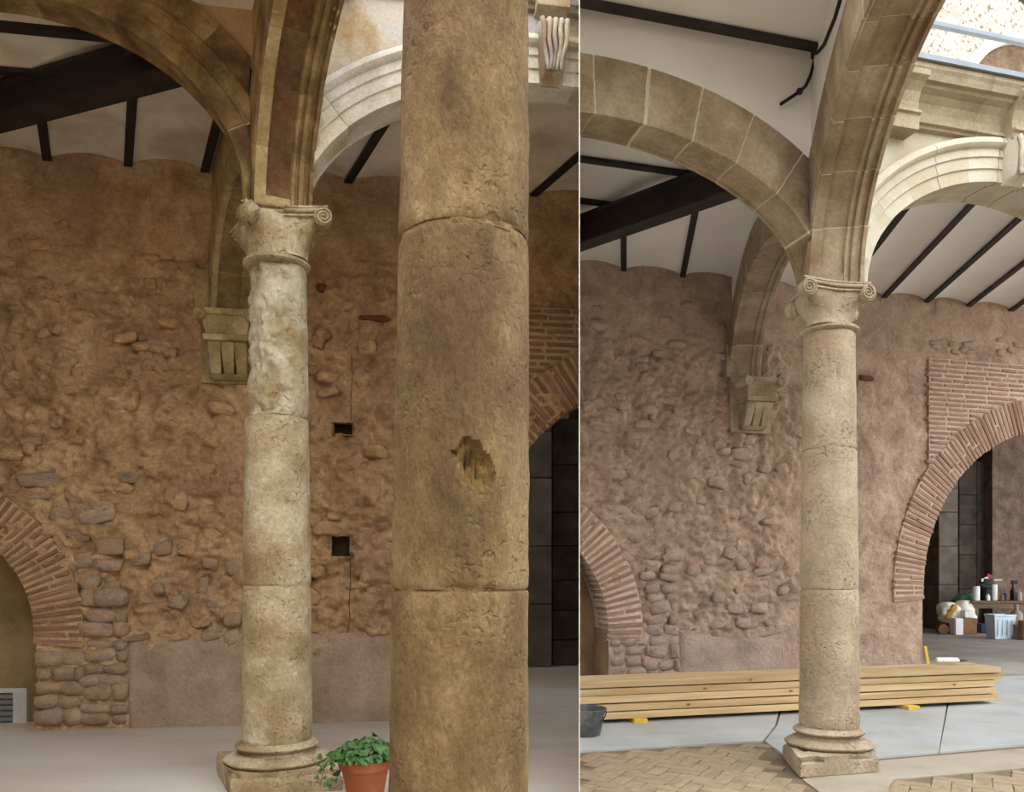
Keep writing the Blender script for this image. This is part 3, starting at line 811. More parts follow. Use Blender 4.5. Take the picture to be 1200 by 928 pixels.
arB, PB2, cB2, aB2 = arch(b, 'stone_arch', 'cleaned arch with panelled underside rising overhead from the right column', b.K, dB, pvB, 0.15, 2.95, b.zs, 0.85, profB, 11, M['R_arch'], M['R_arch_mortar'], gap=0.006, border=(-.095, .05))
spandrel('wall_spandrel_panelled_right', PB2, 0.33, -.145, .17, 4.66, M['R_plaster'], 'white plaster above the panelled right arch')
pvD = V2(b.e2.y, -b.e2.x)
arD, PD2, cD2, aD2 = arch(b, 'stone_arch', 'cleaned cross arch landing on the wall corbel left of the right column', b.K, b.e2, pvD, 0.16, b.V - 0.06, b.zs, 0.85, profD, 10, M['R_arch'], M['R_arch_mortar'], tilt=(b.zw - b.zs) / b.V, gap=0.006, clip=(b.K, -b.e2))
spandrel('wall_spandrel_corbel_right', PD2, 0.30, -.14, .14, 4.66, M['R_plaster'], 'white plaster above the right corbel arch', .55)

for o in DEAD: bpy.data.objects.remove(o)
# pier blocks where the arches meet over each capital
def pier(b, mat, z1, name, label):
    u = Vector((b.e1.x, b.e1.y, 0)); w = Vector((-b.nf.x, -b.nf.y, 0)); c = v3(b.K, b.zs)
    lp = [c + u * x + w * y for x, y in ((-.1, -.08), (.1, -.08), (.1, .1), (-.1, .1))]
    o = MB().prism(lp, (0, 0, z1 - b.zs)).build(name, mat)
    return struct(o, label)
CUR[0] = 'L'; pier(L_, M['L_arch'], 4.7, 'trim_impost_left', 'stone core over the left capital')
CUR[0] = 'R'; pier(R_, M['R_arch'], 4.6, 'trim_impost_right', 'stone core over the right capital')

# ------------------------------------------------------------------ entablatures and keystones of the courtyard front
def entab(b, name, z0, u0, u1, mat, label, hgt=0.38):
    k = hgt / 0.38
    prof = [(.15, 0), (-.19, 0), (-.195, .02), (-.22, .025), (-.225, .045), (-.20, .055), (-.19, .075), (-.195, .12), (-.215, .18), (-.25, .225), (-.29, .25), (-.30, .27), (-.33, .275), (-.345, .32), (-.36, .345), (-.36, .38), (.15, .38)]
    u = Vector((b.e1.x, b.e1.y, 0)); nb = Vector((-b.nf.x, -b.nf.y, 0)); K = v3(b.K, z0)
    root = bpy.data.objects.new(name, None); link(root, K); struct(root, label)
    segs = 4; w = (u1 - u0) / segs
    for i in range(segs):
        s0 = u0 + w * i + 0.001; s1 = u0 + w * (i + 1) - 0.001
        lp = [K + u * s0 + nb * q + Vector((0, 0, z * k)) for q, z in prof]
        MB().prism(lp, u * (s1 - s0)).build('frieze_block', mat, root)
    return root, u, nb, K
def bracket(b, root, u, nb, K, uc, w, mat, z0=-0.03, out=0.05, k=1.0):
    prof = [(-.14, z0), (-.23 - out, z0), (-.235 - out, .02), (-.255 - out, .03), (-.255 - out, .05), (-.225 - out, .06), (-.225 - out, .13), (-.245 - out, .20), (-.285 - out, .25), (-.30 - out, .26), (-.325 - out, .275), (-.33 - out, .315), (-.30 - out, .32), (-.30 - out, .375), (-.14, .375)]
    lp = [K + u * (uc - w / 2) + nb * q + Vector((0, 0, z * k)) for q, z in prof]
    return MB().prism(lp, u * w).build('bracket', mat, root, bevel=0.004)
def keystone(b, P, c, root, mat, w=0.17, h=0.30):
    """scrolled leaf-carved keystone on the arch face"""
    u = Vector((b.e1.x, b.e1.y, 0)); nb = Vector((-b.nf.x, -b.nf.y, 0))
    base = P(pi / 2, 0, 0)
    prof = []
    for i in range(17):
        t = i / 16
        z = -0.03 + h * t
        q = -.24 - 0.035 * math.sin(t * pi * 0.9) - 0.05 * t + 0.05 * (1 - sstep(0, .18, t))
        prof.append((q, z))
    lp = [(-.16, -0.02)] + prof + [(-.16, h - .03)]
    rings = []
    for k in range(9):
        x = (k / 8 - .5)
        sc = 1 - 0.25 * (abs(x) * 2) ** 3
        ring = []
        for q, z in lp:
            wz_ = w * (0.8 + 0.35 * (z / h))
            rid = 0.010 * math.cos(x * 6 * pi) if q < -.2 else 0
            ring.append(base + u * x * wz_ + nb * ((q + .16) * sc - .16 - rid) + Vector((0, 0, z)))
        rings.append(ring)
    ks = MB().rings(rings).build('keystone', mat, root, smooth='auto')
    # acanthus ribs fanning over the scroll
    for k in range(5):
        x = (k - 2) * .032; pts = []
        for i in range(9):
            t = i / 8
            z = h * (.95 - .85 * t); q = -.265 - .05 * (z / h) - .022 * math.sin(t * pi) - (.018 if i == 8 else 0)
            pts.append(base + u * (x * (1.25 - .6 * t) + .006 * math.sin(t * 9 + k)) + nb * q + Vector((0, 0, z - .02)))
        MB().tube(pts, .017, 7, .011).build('leaf_rib', mat, ks, smooth=True)
CUR[0] = 'L'
rt, u, nb, K = entab(L_, 'trim_frieze_left', 4.70, 0.20, 3.4, M['L_frieze'], 'rust stained frieze above the pale left arch', 0.45)
bracket(L_, rt, u, nb, K, cC, 0.2, M['L_frieze']); bracket(L_, rt, u, nb, K, 0.36, 0.22, M['L_frieze'])
keystone(L_, PC, cC, arC, M['L_frieze'], h=0.34)
CUR[0] = 'R'
rt, u, nb, K = entab(R_, 'trim_frieze_right', 4.15, 0.20, 3.3, M['R_frieze'], 'honey limestone frieze and cornice over the right courtyard arch', 0.31)
bracket(R_, rt, u, nb, K, cC2 + .02, 0.24, M['R_frieze'], k=.8); bracket(R_, rt, u, nb, K, 0.36, 0.2, M['R_frieze'], k=.8, z0=-.09)
keystone(R_, PC2, cC2, arC2, M['R_white'], w=0.19, h=0.28)

# zinc flashing and rail above the right cornice, upper wall behind
lp = [K + u * .2 + nb * q + Vector((0, 0, z)) for q, z in ((-.385, .312), (-.385, .345), (.15, .38), (.15, .345))]
tag(MB().prism(lp, u * 3.1).build('roof_flashing', M['zinc']), 'blue grey zinc flashing lying along the right cornice', 'flashing')
rail = thing('guard_rail', 'blue grey metal rail above the zinc flashing', 'rail', K + nb * .1 + Vector((0, 0, .4)))
MB().prism([K + u * (-.1) + nb * q + Vector((0, 0, z)) for q, z in ((0.0, .845), (0.0, .88), (.035, .88), (.035, .845))], u * 3.4).build('rail_bar', M['zinc'], rail, bevel=.006)
for x in (0.15, 2.6):
    MB().prism([K + u * (x + i) + nb * (.03 + j) + Vector((0, 0, .37)) for i, j in ((-.02, -.02), (.02, -.02), (.02, .02), (-.02, .02))], (0, 0, .47)).build('rail_post', M['zinc'], rail)
ub = pos(R_, 0, 2.3)
up0 = v3(ub, 4.66) - u * 2.0
MB_ = MB().prism([up0, up0 + u * 7.5, up0 + u * 7.5 + Vector((0, 0, 5.5)), up0 + Vector((0, 0, 5.5))], nb * .4)
uw = struct(MB_.build('wall_upper_right', M['stucco']), 'bright speckled stucco wall of the upper floor')
# blind arch on the upper wall
sU = ray(ub, R_.e1, 1196); cU = v3(ub + R_.e1 * sU, ZC + (HOR - 137) * (ub + R_.e1 * sU).y / F)
def arc_ring(c, r0, r1, q0, q1, n=40):
    rings = []
    for i in range(n + 1):
        t = pi * i / n
        rings.append([c + u * (-r * math.cos(t)) + Vector((0, 0, r * math.sin(t))) + nb * q for r, q in ((r0, q0), (r1, q0), (r1, q1), (r0, q1))])
    return MB().rings(rings)
ai = struct(bpy.data.objects.new('window_1', None), 'blocked arched window in the upper wall'); link(ai, cU)
arc_ring(cU, .72, .82, -.06, .1).build('archivolt', M['upper_white'], ai)
lp = [cU + u * (-.73 * math.cos(pi * i / 24)) + Vector((0, 0, .73 * math.sin(pi * i / 24))) + nb * (-.02) for i in range(25)]
lp += [cU + u * .73 + Vector((0, 0, -.9)) + nb * (-.02), cU - u * .73 + Vector((0, 0, -.9)) + nb * (-.02)]
MB().prism(lp, nb * .06).build('rubble_infill', M['rubble_in'], ai)
# terrace over the gallery
t0 = v3(pos(R_, -.1, 0.16), 4.70)
struct(MB().prism([t0, t0 + u * 5.2, v3(pos(R_, 5.1, 2.4), 4.70), v3(pos(R_, -.1, 2.4), 4.70)], (0, 0, .06)).build('floor_terrace', M['backfloor']), 'flat terrace over the right gallery')

# ------------------------------------------------------------------ columns
def ring_noise(x, y, z, s): return fbm((x, y, z), s, 3)
def column(name, label, C, ang, zs, rb, rt, joints, mat, base=True, cap=True, seg=96, dz=0.02, erode=None, lean=0.0, caph=0.32, seed=0, plinth=.29, caperode=False, baseh=0.25, skew=None, drum_mats=None, fresh=None):
    root = thing(name, label, 'column', v3(C, 0))
    z0 = baseh; z1 = zs - caph
    def rad(z):
        t = (z - z0) / (z1 - z0); return rb + (rt - rb) * (t ** 1.25 if t > 0 else 0)
    lev = [z0] + list(joints) + [z1]
    for k in range(len(lev) - 1):
        a, bb = lev[k] + 0.003, lev[k + 1] - 0.003
        n = max(6, int((bb - a) / dz)); rings = []
        for i in range(n + 1):
            z = a + (bb - a) * i / n; ring = []
            edge = min(z - a, bb - z)
            for j in range(seg):
                t = 2 * pi * j / seg; cx, sx = math.cos(t), math.sin(t)
                r = rad(z)
                e = 0.0
                e += 0.0035 * fbm((cx * r + seed, sx * r, z), 6, 4)
                chip = max(0.0, fbm((cx * .8 + seed, sx * .8, z * 2.2), 1.6, 3) - 0.15)
                e -= max(0, 0.009 - edge) * 0.35 + max(0, 0.022 - edge) * 0.8 * max(0, noise.noise(Vector((cx * 2.5 + seed, sx * 2.5, lev[k] * 3 + 5))))
                if erode: e += erode(t, z, r)
                rr = r + e
                ring.append(Vector((C.x + rr * cx + lean * (z - 1.3), C.y + rr * sx, z)))
            rings.append(ring)
        dm = MB().rings(rings).build('drum', mat if not drum_mats else drum_mats[k], root, smooth='auto')
        if fresh:
            dm.data.materials.append(fresh[1])
            for pl in dm.data.polygons:
                c_ = pl.center + ORIG[dm.name]
                if len(pl.vertices) == 4 and fresh[0](math.atan2(c_.y - C.y, c_.x - C.x - lean * (c_.z - 1.3)) % (2 * pi), c_.z): pl.material_index = 1
        if k:
            zj = lev[k]
            MB().lathe((C.x + lean * (zj - 1.3), C.y, zj - .01), [(rad(zj) - .008, 0), (rad(zj) - .008, .02)], 48).build('joint_mortar', mat, root)
    ca, sa = math.cos(ang), math.sin(ang)
    yx, yy_ = (-sa, ca) if skew is None else (skew.x, skew.y)
    def loc(x, y, z): return Vector((C.x + x * ca + y * yx, C.y + x * sa + y * yy_, z))
    if base:
        h = plinth * 1.03
        # plinth: worn square block
        bm = bmesh.new(); bmesh.ops.create_cube(bm, size=1.0)
        bmesh.ops.subdivide_edges(bm, edges=bm.edges[:], cuts=9, use_grid_fill=True)
        vs = []
        for w in bm.verts:
            x, y, z = w.co.x * 2 * h, w.co.y * 2 * h, (w.co.z + .5) * 0.125
            cor = max(0, abs(w.co.x) + abs(w.co.y) - .78) * 0.09
            nn = fbm((x * 2 + seed, y * 2, z * 3), 4, 3)
            k = 1 - cor - 0.03 * max(0, nn) - (0.10 * max(0.0, nn + .2) if z > .08 else 0)
            vs.append(loc(x * k, y * k, max(0, z - (0.015 * abs(nn) if z > .1 else 0))))
        fs = [tuple(x.index for x in f.verts) for f in bm.faces]
        bm.free()
        MB().add(vs, fs).build('plinth', mat, root, smooth='auto')
        def worn_lathe(prof, nm, amp):
            rings = []
            for r, z in prof:
                ring = []
                for j in range(72):
                    t = 2 * pi * j / 72
                    nn = noise.noise(Vector((math.cos(t) * 1.6 + seed, math.sin(t) * 1.6, z * 4))) ; n2 = fbm((math.cos(t) * 3, math.sin(t) * 3 + seed, z * 9), 1, 3)
                    rr = r - amp * max(0, nn) - amp * .4 * max(0, n2)
                    ring.append(Vector((C.x + rr * math.cos(t), C.y + rr * math.sin(t), z)))
                rings.append(ring)
            MB().rings(rings).build(nm, mat, root, smooth='auto')
        R1 = h * 0.97
        worn_lathe([(R1 * .88, .10)] + [(R1 - .055 + .055 * math.sin(pi * i / 10), .112 + .066 * i / 10) for i in range(11)] + [(rb + .022, .182)], 'lower_torus', .045)
        worn_lathe([(rb + .03, .172), (rb + .010, .184), (rb + .006, .194), (rb + .012, .20)] + [(rb + .008 + .032 * math.sin(pi * i / 8), .202 + .044 * i / 8) for i in range(9)] + [(rb + .002, .252)], 'upper_torus', .022)
    if cap:
        zc = z1
        cp = MB()
        cp.lathe(v3(C, zc) , [(rt * .98, -.004), (rt + .012, 0), (rt + .024, .010), (rt + .024, .022), (rt + .010, .032), (rt + .003, .036)], 56)
        cap_o = cp.build('capital', mat, root, smooth='auto', origin=v3(C, zc))
        # bell: circle to concave square
        rings = []; nj = 64; hb = caph - .065
        for i in range(13):
            t = i / 12; z = zc + .034 + hb * t; ring = []
            for j in range(nj):
                an = 2 * pi * j / nj
                rc = rt + .004 + 0.035 * t * t
                sq = 0.215 / max(abs(math.cos(an)), abs(math.sin(an)))
                dd = abs(math.sin(2 * an))
                sq = sq * (1 - 0.10 * (1 - dd))
                sq = min(sq, .285)
                k = sstep(.12, .92, t)
                r = rc + (sq - rc) * k
                if caperode:
                    r -= 0.022 * max(0, fbm((math.cos(an) * 2 + seed, math.sin(an) * 2, z * 4), 1.3, 3) + .1)
                ring.append(loc(r * math.cos(an), r * math.sin(an), z))
            rings.append(ring)
        MB().rings(rings).build('bell', mat, cap_o, smooth='auto')
        # abacus with concave sides
        lp = []
        for sd in range(4):
            for i in range(8):
                x = -1 + 2 * i / 8
                px_, py_ = x * .235, -(.232 - 0.03 * (1 - x * x))
                for _ in range(sd): px_, py_ = -py_, px_
                lp.append((px_, py_))
        rings = [[loc(x * k, y * k, zc + z) for x, y in lp] for k, z in ((.93, caph - .05), (1.0, caph - .04), (1.0, caph - .026), (.95, caph - .02), (1.04, caph - .012), (1.04, caph))]
        MB().rings(rings).build('abacus', mat, cap_o)
        # corner volutes on front and back faces
        for (sx, sy) in ((-1, -1), (1, -1), (-1, 1), (1, 1)):
            cx, cy, cz = sx * .215, sy * .225, zc + caph - .072
            er = caperode and (sx, sy) == (-1, -1)
            if caperode and (sx, sy) == (-1, 1): continue
            mb = MB(); rings = []
            rv = .058 if er else .050
            rot = Matrix.Rotation(ang, 3, 'Z') @ Matrix.Rotation(pi / 2, 3, 'X')
            if er:
                for i in range(9):
                    ring = []
                    for j in range(20):
                        a1, a2 = 2 * pi * j / 20, -pi / 2 + pi * i / 8
                        rr = .066 * (1 + .55 * noise.noise(Vector((math.cos(a1) * 1.9, math.sin(a1) * 1.9, a2 * 2.1))))
                        ring.append(loc(cx + rr * math.cos(a2) * math.cos(a1) * 1.0 + .02, cy + rr * math.cos(a2) * math.sin(a1) + .02, cz + rr * math.sin(a2) * .85 + .012))
                    rings.append(ring)
                mb.rings(rings).build('volute', mat, cap_o, smooth=True)
                continue
            mb.lathe(loc(cx, cy, cz), [(rv * .5, -.05), (rv, -.045), (rv, .025), (rv * .82, .03), (rv * .8, .022), (.01, .022)] if sy < 0 else [(.01, -.022), (rv * .8, -.022), (rv * .82, -.03), (rv, -.025), (rv, .045), (rv * .5, .05)], 28, rot)
            vo = mb.build('volute', mat, cap_o, smooth='auto')
            # spiral
            pts = []
            for i in range(46):
                t = i / 45; an = -sx * (t * 2.2 * 2 * pi) + pi / 2
                rr = rv * (.92 - .80 * t)
                pts.append(loc(cx + rr * math.cos(an), cy + sy * .03, cz + rr * math.sin(an)))
            MB().tube(pts, .0075, 6, .004).build('spiral', mat, vo, smooth=True)
        # scroll bands between volutes (front and back)
        for sy in (-1, 1):
            for zz, th in ((caph - .028, .012), (caph - .055, .007)):
                pts = []
                for i in range(13):
                    x = -1 + 2 * i / 12
                    if caperode and sy < 0 and x < -.05: continue
                    pts.append(loc(x * .215, sy * (.235 - .025 * (1 - x * x)), zc + zz - .004 * (1 - abs(x))))
                MB().tube(pts, th, 8).build('scroll_band', mat, cap_o, smooth=True)
    return root

def erodeL(t, z, r):
    # heavy spalling of the upper drum, mostly on the viewer's left side
    e = 0.0
    if z > 2.19:
        f = 0.5 + 0.5 * math.cos(t - math.radians(235))
        k = sstep(.35, .75, f)
        q = Vector((math.cos(t) * r, math.sin(t) * r, z))
        n = fbm(q, 7, 4); n2 = fbm(q, 24, 3)
        e -= k * (0.012 + 0.040 * max(0, n + .25) + 0.010 * n2)
        d = (z - 2.36) - 0.12 * (t - 4.7)
        e -= 0.024 * math.exp(-(d / .05) ** 2) * sstep(3.6, 4.1, t) * (1 - sstep(5.0, 5.3, t))
        e -= 0.006 * max(0, n2)
    return e
def gouge_d(t, z, r):
    x = (t - math.radians(270 + 14)) * r; y = z - 1.535
    xr = x * .9 + y * .42; yr = y * .9 - x * .42
    return math.hypot(xr / .050, yr / .088) + .22 * noise.noise(Vector((x * 32, y * 32, 1))) + .1 * noise.noise(Vector((x * 90, y * 90, 3)))
def gouge(t, z): return abs(z - 1.535) < .2 and gouge_d(t, z, .19) < 0.86
def erodeN(t, z, r):
    e = 0.0
    # gouge facing the viewer
    if abs(z - 1.535) < .2:
        dd = gouge_d(t, z, r)
        e -= (0.022 + 0.03 * (1 - sstep(0, 1, dd))) * (1 - sstep(.9, 1.0, dd)) * (0.8 + 0.4 * noise.noise(Vector((t * 20, z * 50, 4))))
    # chipped edge above the middle of the upper joint
    x2 = (t - math.radians(270 + 42)) * r; y2 = z - 2.16
    e -= 0.012 * (1 - sstep(.4, 1.1, math.hypot(x2 / .05, y2 / .07) + .3 * noise.noise(Vector((x2 * 30, y2 * 30, 2)))))
    e += 0.0016 * noise.noise(Vector((t * 30, z * 6, 0))) + 0.0022 * fbm((t * 4, z * 9, 2), 1.5, 3) + 0.004 * min(0, noise.noise(Vector((t * 2.2, z * 3.1, 7))) + .2)
    return e
def erodeR(t, z, r):
    n = fbm((math.cos(t) * .6, math.sin(t) * .6, z * .8), 9, 3)
    m_ = sstep(0.0, .5, fbm((math.cos(t) + 4, math.sin(t), z * .7), 1.4, 2) + .12)
    return -0.010 * m_ * max(0, n + .05)

CUR[0] = 'L'
column('stone_column', 'eroded stone column with spalled upper shaft beside the potted plant', L_.K, math.atan2(L_.e1.y, L_.e1.x), L_.zs, .207, .174, (1.18, 2.18), M['L_column'], erode=erodeL, caph=.305, seed=2.3, plinth=.31, caperode=True, dz=.016, seg=112, skew=L_.e2, drum_mats=[M['L_column'], M['L_column'], M['L_pale']])
CUR[0] = None
column('stone_column', 'massive foreground stone column with a gouged hole', N2, math.atan2(L_.e1.y, L_.e1.x), L_.zs, .202, .176, (1.21, 2.20), M['N_column'], erode=erodeN, caph=.34, seed=5.1, plinth=.31, lean=0.0098, dz=.009, seg=250, fresh=(gouge, M['N_fresh']))
CUR[0] = 'R'
column('stone_column', 'clean pitted stone column with crisp volutes in front of the timber', R_.K, math.atan2(R_.e1.y, R_.e1.x), R_.zs, .187, .160, (1.148, 2.055), M['R_column'], erode=erodeR, caph=.285, seed=8.8, plinth=.28, dz=.016, seg=112, skew=R_.e2)
# far end of the right overhead arch (outside the frame) also lands on a column
column('stone_column', 'clean stone column carrying the near end of the right overhead arch', R_.K - R_.e2 * 3.1, math.atan2(R_.e1.y, R_.e1.x), R_.zs, .187, .160, (1.148, 2.055), M['R_column'], caph=.31, seed=9.8, plinth=.28, dz=.05, seg=48)
column('stone_column', 'clean stone column carrying the far end of the right courtyard arch', R_.K + R_.e1 * 2.6, math.atan2(R_.e1.y, R_.e1.x), R_.zs, .187, .160, (1.148, 2.055), M['R_column'], caph=.285, seed=6.8, plinth=.28, dz=.05, seg=48)
# ------------------------------------------------------------------ wall corbels
def corbel(b, name, label, s, ztop, mat, sc=1.0):
    q = b.W + b.e1 * s; O = v3(q, ztop)
    u = Vector((b.e1.x, b.e1.y, 0)); o = Vector((b.nf.x, b.nf.y, 0)); Z = Vector((0, 0, 1))
    root = thing(name, label, 'corbel', O - Z * .55 * sc)
    def blk(nm, w0, w1, d0_, d1_, z0, z1, bev=.006, x=0):
        # tapered block: top width w1/depth d1, bottom w0/d0
        vs = []
        for (w, d, z) in ((w0, d0_, z0), (w1, d1_, z1)):
            for (i, j) in ((-.5, -.05), (.5, -.05), (.5, d), (-.5, d)):
                vs.append(O + u * (x + i * w) * sc + o * ((j if j > 0 else -.06)) * sc + Z * z * sc)
        return MB().add(vs, [(0, 1, 2, 3), (4, 7, 6, 5), (0, 4, 5, 1), (1, 5, 6, 2), (2, 6, 7, 3), (3, 7, 4, 0)]).build(nm, mat, root, bevel=bev)
    blk('abacus', .40, .42, .33, .34, -.05, 0)
    blk('frieze', .34, .39, .27, .32, -.20, -.05)
    blk('band', .37, .37, .29, .29, -.25, -.20)
    for x in (-.105, 0, .105):
        blk('flute_block', .085, .112, .15, .25, -.50, -.25, .014, x * (1 if x == 0 else 1.0))
    blk('foot', .27, .32, .10, .15, -.54, -.50)
    # side scrolls at the abacus ends
    for sx in (-1, 1):
        c = O + u * sx * .205 * sc + o * .29 * sc - Z * .045 * sc
        rot = Matrix((u, -o.cross(u).cross(u) if False else Z, o)).transposed()
        MB().lathe(c, [(.02, -.2), (.05, -.19), (.05, .05), (.035, .06), (.01, .055)], 20, rot).build('scroll', mat, root, smooth='auto')
    # worn stone backing strip let into the wall
    for (w, z0, z1, x) in ((.50, -.56, .05, 0), (.12, .05, .42, -.24)):
        blk('backing_stone', w, w, .055, .055, z0, z1, .01, x)
    return root
CUR[0] = 'L'
corbel(L_, 'wall_corbel', 'stained fluted wall corbel left of the eroded column', sw(L_, 272), L_.zw, M['L_fillet'], 0.95)
CUR[0] = 'R'
corbel(R_, 'wall_corbel', 'cleaned fluted wall corbel above the pink rubble', sw(R_, 877), R_.zw, M['R_arch'], 1.0)

# ------------------------------------------------------------------ ceilings, joists, iron beams
def beam(name, label, cat, p0, p1, w, h, mat, group=None, flange=False):
    """horizontal beam from p0 to p1 (bottom-centre points)"""
    p0, p1 = Vector(p0), Vector(p1); t = (p1 - p0).normalized(); n = Vector((-t.y, t.x, 0)).normalized(); Z = Vector((0, 0, 1))
    if flange:
        tw, tf = w * .34, h * .12
        prof = [(-w / 2, 0), (w / 2, 0), (w / 2, tf), (tw / 2, tf * 1.6), (tw / 2, h - tf * 1.6), (w / 2, h - tf), (w / 2, h), (-w / 2, h), (-w / 2, h - tf), (-tw / 2, h - tf * 1.6), (-tw / 2, tf * 1.6), (-w / 2, tf)]
    else:
        prof = [(-w / 2, 0), (w / 2, 0), (w / 2, h * .25), (w * .3, h * .3), (w * .3, h), (-w * .3, h), (-w * .3, h * .3), (-w / 2, h * .25)]
    o = MB().prism([p0 + n * x + Z * z for x, z in prof], p1 - p0).build(name, mat)
    return tag(o, label, cat, group)

def vault(p00, p01, p10, p11, z, rise, mat, parent, n=6, name='vault_panel'):
    """shallow barrel panel between joist line p00-p01 and joist line p10-p11 (2D points)"""
    vs = []; fs = []
    for i in range(n + 1):
        t = i / n
        zz = z + rise * (1 - (2 * t - 1) ** 2)
        a = p00.lerp(p10, t); b_ = p01.lerp(p11, t)
        vs += [Vector((a.x, a.y, zz)), Vector((b_.x, b_.y, zz))]
    for i in range(n): fs.append((2 * i, 2 * i + 1, 2 * i + 3, 2 * i + 2))
    mb = MB().add(vs, fs)
    # thickness upwards
    k = len(vs)
    mb.add([p + Vector((0, 0, .08)) for p in vs], fs)
    return mb.build(name, mat, parent, smooth=True)

def ceiling(b, name, label, mat, wpx, slope, voff, vlist, front, U, jw, words):
    z = ZJ[b.n]; zc_ = z + .03
    root = bpy.data.objects.new(name, None); link(root, v3(b.K, zc_)); struct(root, label)
    us = []
    for px in wpx:
        q = b.W + b.e1 * sw(b, px); us.append(uv(b, q)[0])
    def vend(u_): return min(b.V, max(0.0, slope * (-u_) + voff)) if u_ < -0.15 else 0.0
    for i, u_ in enumerate(us):
        if slope * (-u_) + voff > b.V or wpx[i] not in words['wall']: continue
        p0 = pos(b, u_, b.V + .05); p1 = pos(b, u_, vend(u_))
        beam('ceiling_joist', words['wall'][wpx[i]], 'joist', v3(p0, z), v3(p1, z), jw, .09, M['iron'], 'joists of the ' + words['g'])
    for i in range(len(us) - 1):
        a, c = us[i], us[i + 1]
        va, vc = vend(a), vend(c)
        if va >= b.V and vc >= b.V: continue
        vault(pos(b, a, b.V + .1), pos(b, a, va), pos(b, c, b.V + .1), pos(b, c, vc), zc_, .06, mat, root)
    # the other side of the diagonal beam
    def uend(v_): return -(v_ - voff) / slope if v_ > voff else -0.0
    for j in range(len(vlist) - 1):
        v0_, v1_ = vlist[j], vlist[j + 1]
        vault(pos(b, -U, v0_), pos(b, uend(v0_), v0_), pos(b, -U, v1_), pos(b, uend(v1_), v1_), zc_, .05, mat, root)
    for j, v_ in enumerate(vlist[1:-1]):
        if words['side'][j] is None: continue
        beam('ceiling_joist', words['side'][j], 'joist', v3(pos(b, -U, v_), z), v3(pos(b, uend(v_), v_), z), jw, .09, M['iron'], 'joists of the ' + words['g'])
    for j in range(len(front) - 1):
        v0_, v1_ = front[j], front[j + 1]
        vault(pos(b, -U, v0_), pos(b, 0.0, v0_), pos(b, -U, v1_), pos(b, 0.0, v1_), zc_, .05, mat, root)
    for j, v_ in enumerate(front[1:-1]):
        if words['front'][j] is None: continue
        beam('ceiling_joist', words['front'][j], 'joist', v3(pos(b, -U, v_), z), v3(pos(b, -.12, v_), z), jw, .09, M['iron'], 'joists of the ' + words['g'])
    return root

CUR[0] = 'L'
ceiling(L_, 'ceiling_left', 'stained grey plaster jack vaults of the left bay', M['L_ceiling'], [-130, -40, 55, 150, 240, 325, 408, 515, 625, 740], .68, -.08, [0.0, .26, .75, 1.3, 1.9], [0.0, -.65, -1.3, -1.95], 3.3, .065,
        dict(g='left bay', wall={55: 'thin iron joist at the far left, between the heavy beam and the ochre wall', 150: 'thin iron joist over the ochre wall, middle one left of the corbel arch',
                                 240: 'thin iron joist over the ochre wall, right beside the corbel arch', 408: 'thin iron joist seen through the pale arch, left of the foreground column',
                                 515: 'thin iron joist passing behind the foreground column', 625: 'thin iron joist seen through the pale arch, right of the foreground column'},
             side=['thin iron joist running left from the heavy beam, nearest the stained arch', 'thin iron joist running left from the heavy beam, lower one at the frame edge', None], front=[None, None]))
pa = at(0, 146, 5.53); pb = at(193, 95, 5.04); dd = (pb - pa); dd.z = 0
beam('diagonal_iron_beam', 'heavy dark iron beam crossing the top left corner', 'beam', Vector((pa.x, pa.y, ZC + 3.05)) - dd * .9, Vector((pa.x, pa.y, ZC + 3.05)) + dd * 1.22, .17, .25, M['iron'], flange=True)
MB_h = MB().tube([at(180, 104, 5.9), at(180.5, 112, 5.9), at(183, 122, 5.9), at(185, 128, 5.9), at(188, 127, 5.9), at(188.5, 124, 5.9)], .005, 6)
tag(MB_h.build('wire_hook', M['iron'], smooth=True), 'small wire hook hanging from the stained left ceiling', 'hook')
CUR[0] = 'R'
ceiling(R_, 'ceiling_right', 'smooth white plaster jack vaults of the right bay', M['R_plaster'], [600, 665, 731, 800, 868, 930, 985, 1036, 1086, 1135, 1185, 1232, 1280], 1.04, .95, [0.0, .8, 1.557, 2.296, 3.05, 3.7], [0.0, -.25, -1.0, -1.3], 3.0, .06,
        dict(g='right bay', wall={731: 'thin iron joist over the pink wall, leftmost below the heavy beam', 800: 'thin iron joist over the pink wall, middle of three below the heavy beam',
                                  868: 'thin iron joist over the pink wall, touching the corbel arch', 985: 'thin iron joist under the courtyard arch, nearest the right column', 1036: 'thin iron joist under the courtyard arch, second from the right column',
                                  1086: 'thin iron joist under the courtyard arch, third from the right column', 1135: 'thin iron joist under the courtyard arch, fourth from the right column', 1185: 'thin iron joist under the courtyard arch, at the right edge'},
             side=[None, 'thin iron joist between cleaned arch and heavy beam, upper of two', 'thin iron joist between cleaned arch and heavy beam, lower of two', None],
             front=['thin iron joist crossing above the white plaster spandrel beside the cable', None]))
pa = at(680, 290, 2.95 * F / 380); pb = at(868, 225, 2.95 * F / 445); dd = pb - pa; dd.z = 0
beam('diagonal_iron_beam', 'heavy dark iron beam behind the cleaned cross arch', 'beam', Vector((pa.x, pa.y, ZC + 2.95)) - dd * .6, Vector((pa.x, pa.y, ZC + 2.95)) + dd * 1.2, .17, .26, M['iron'], flange=True)
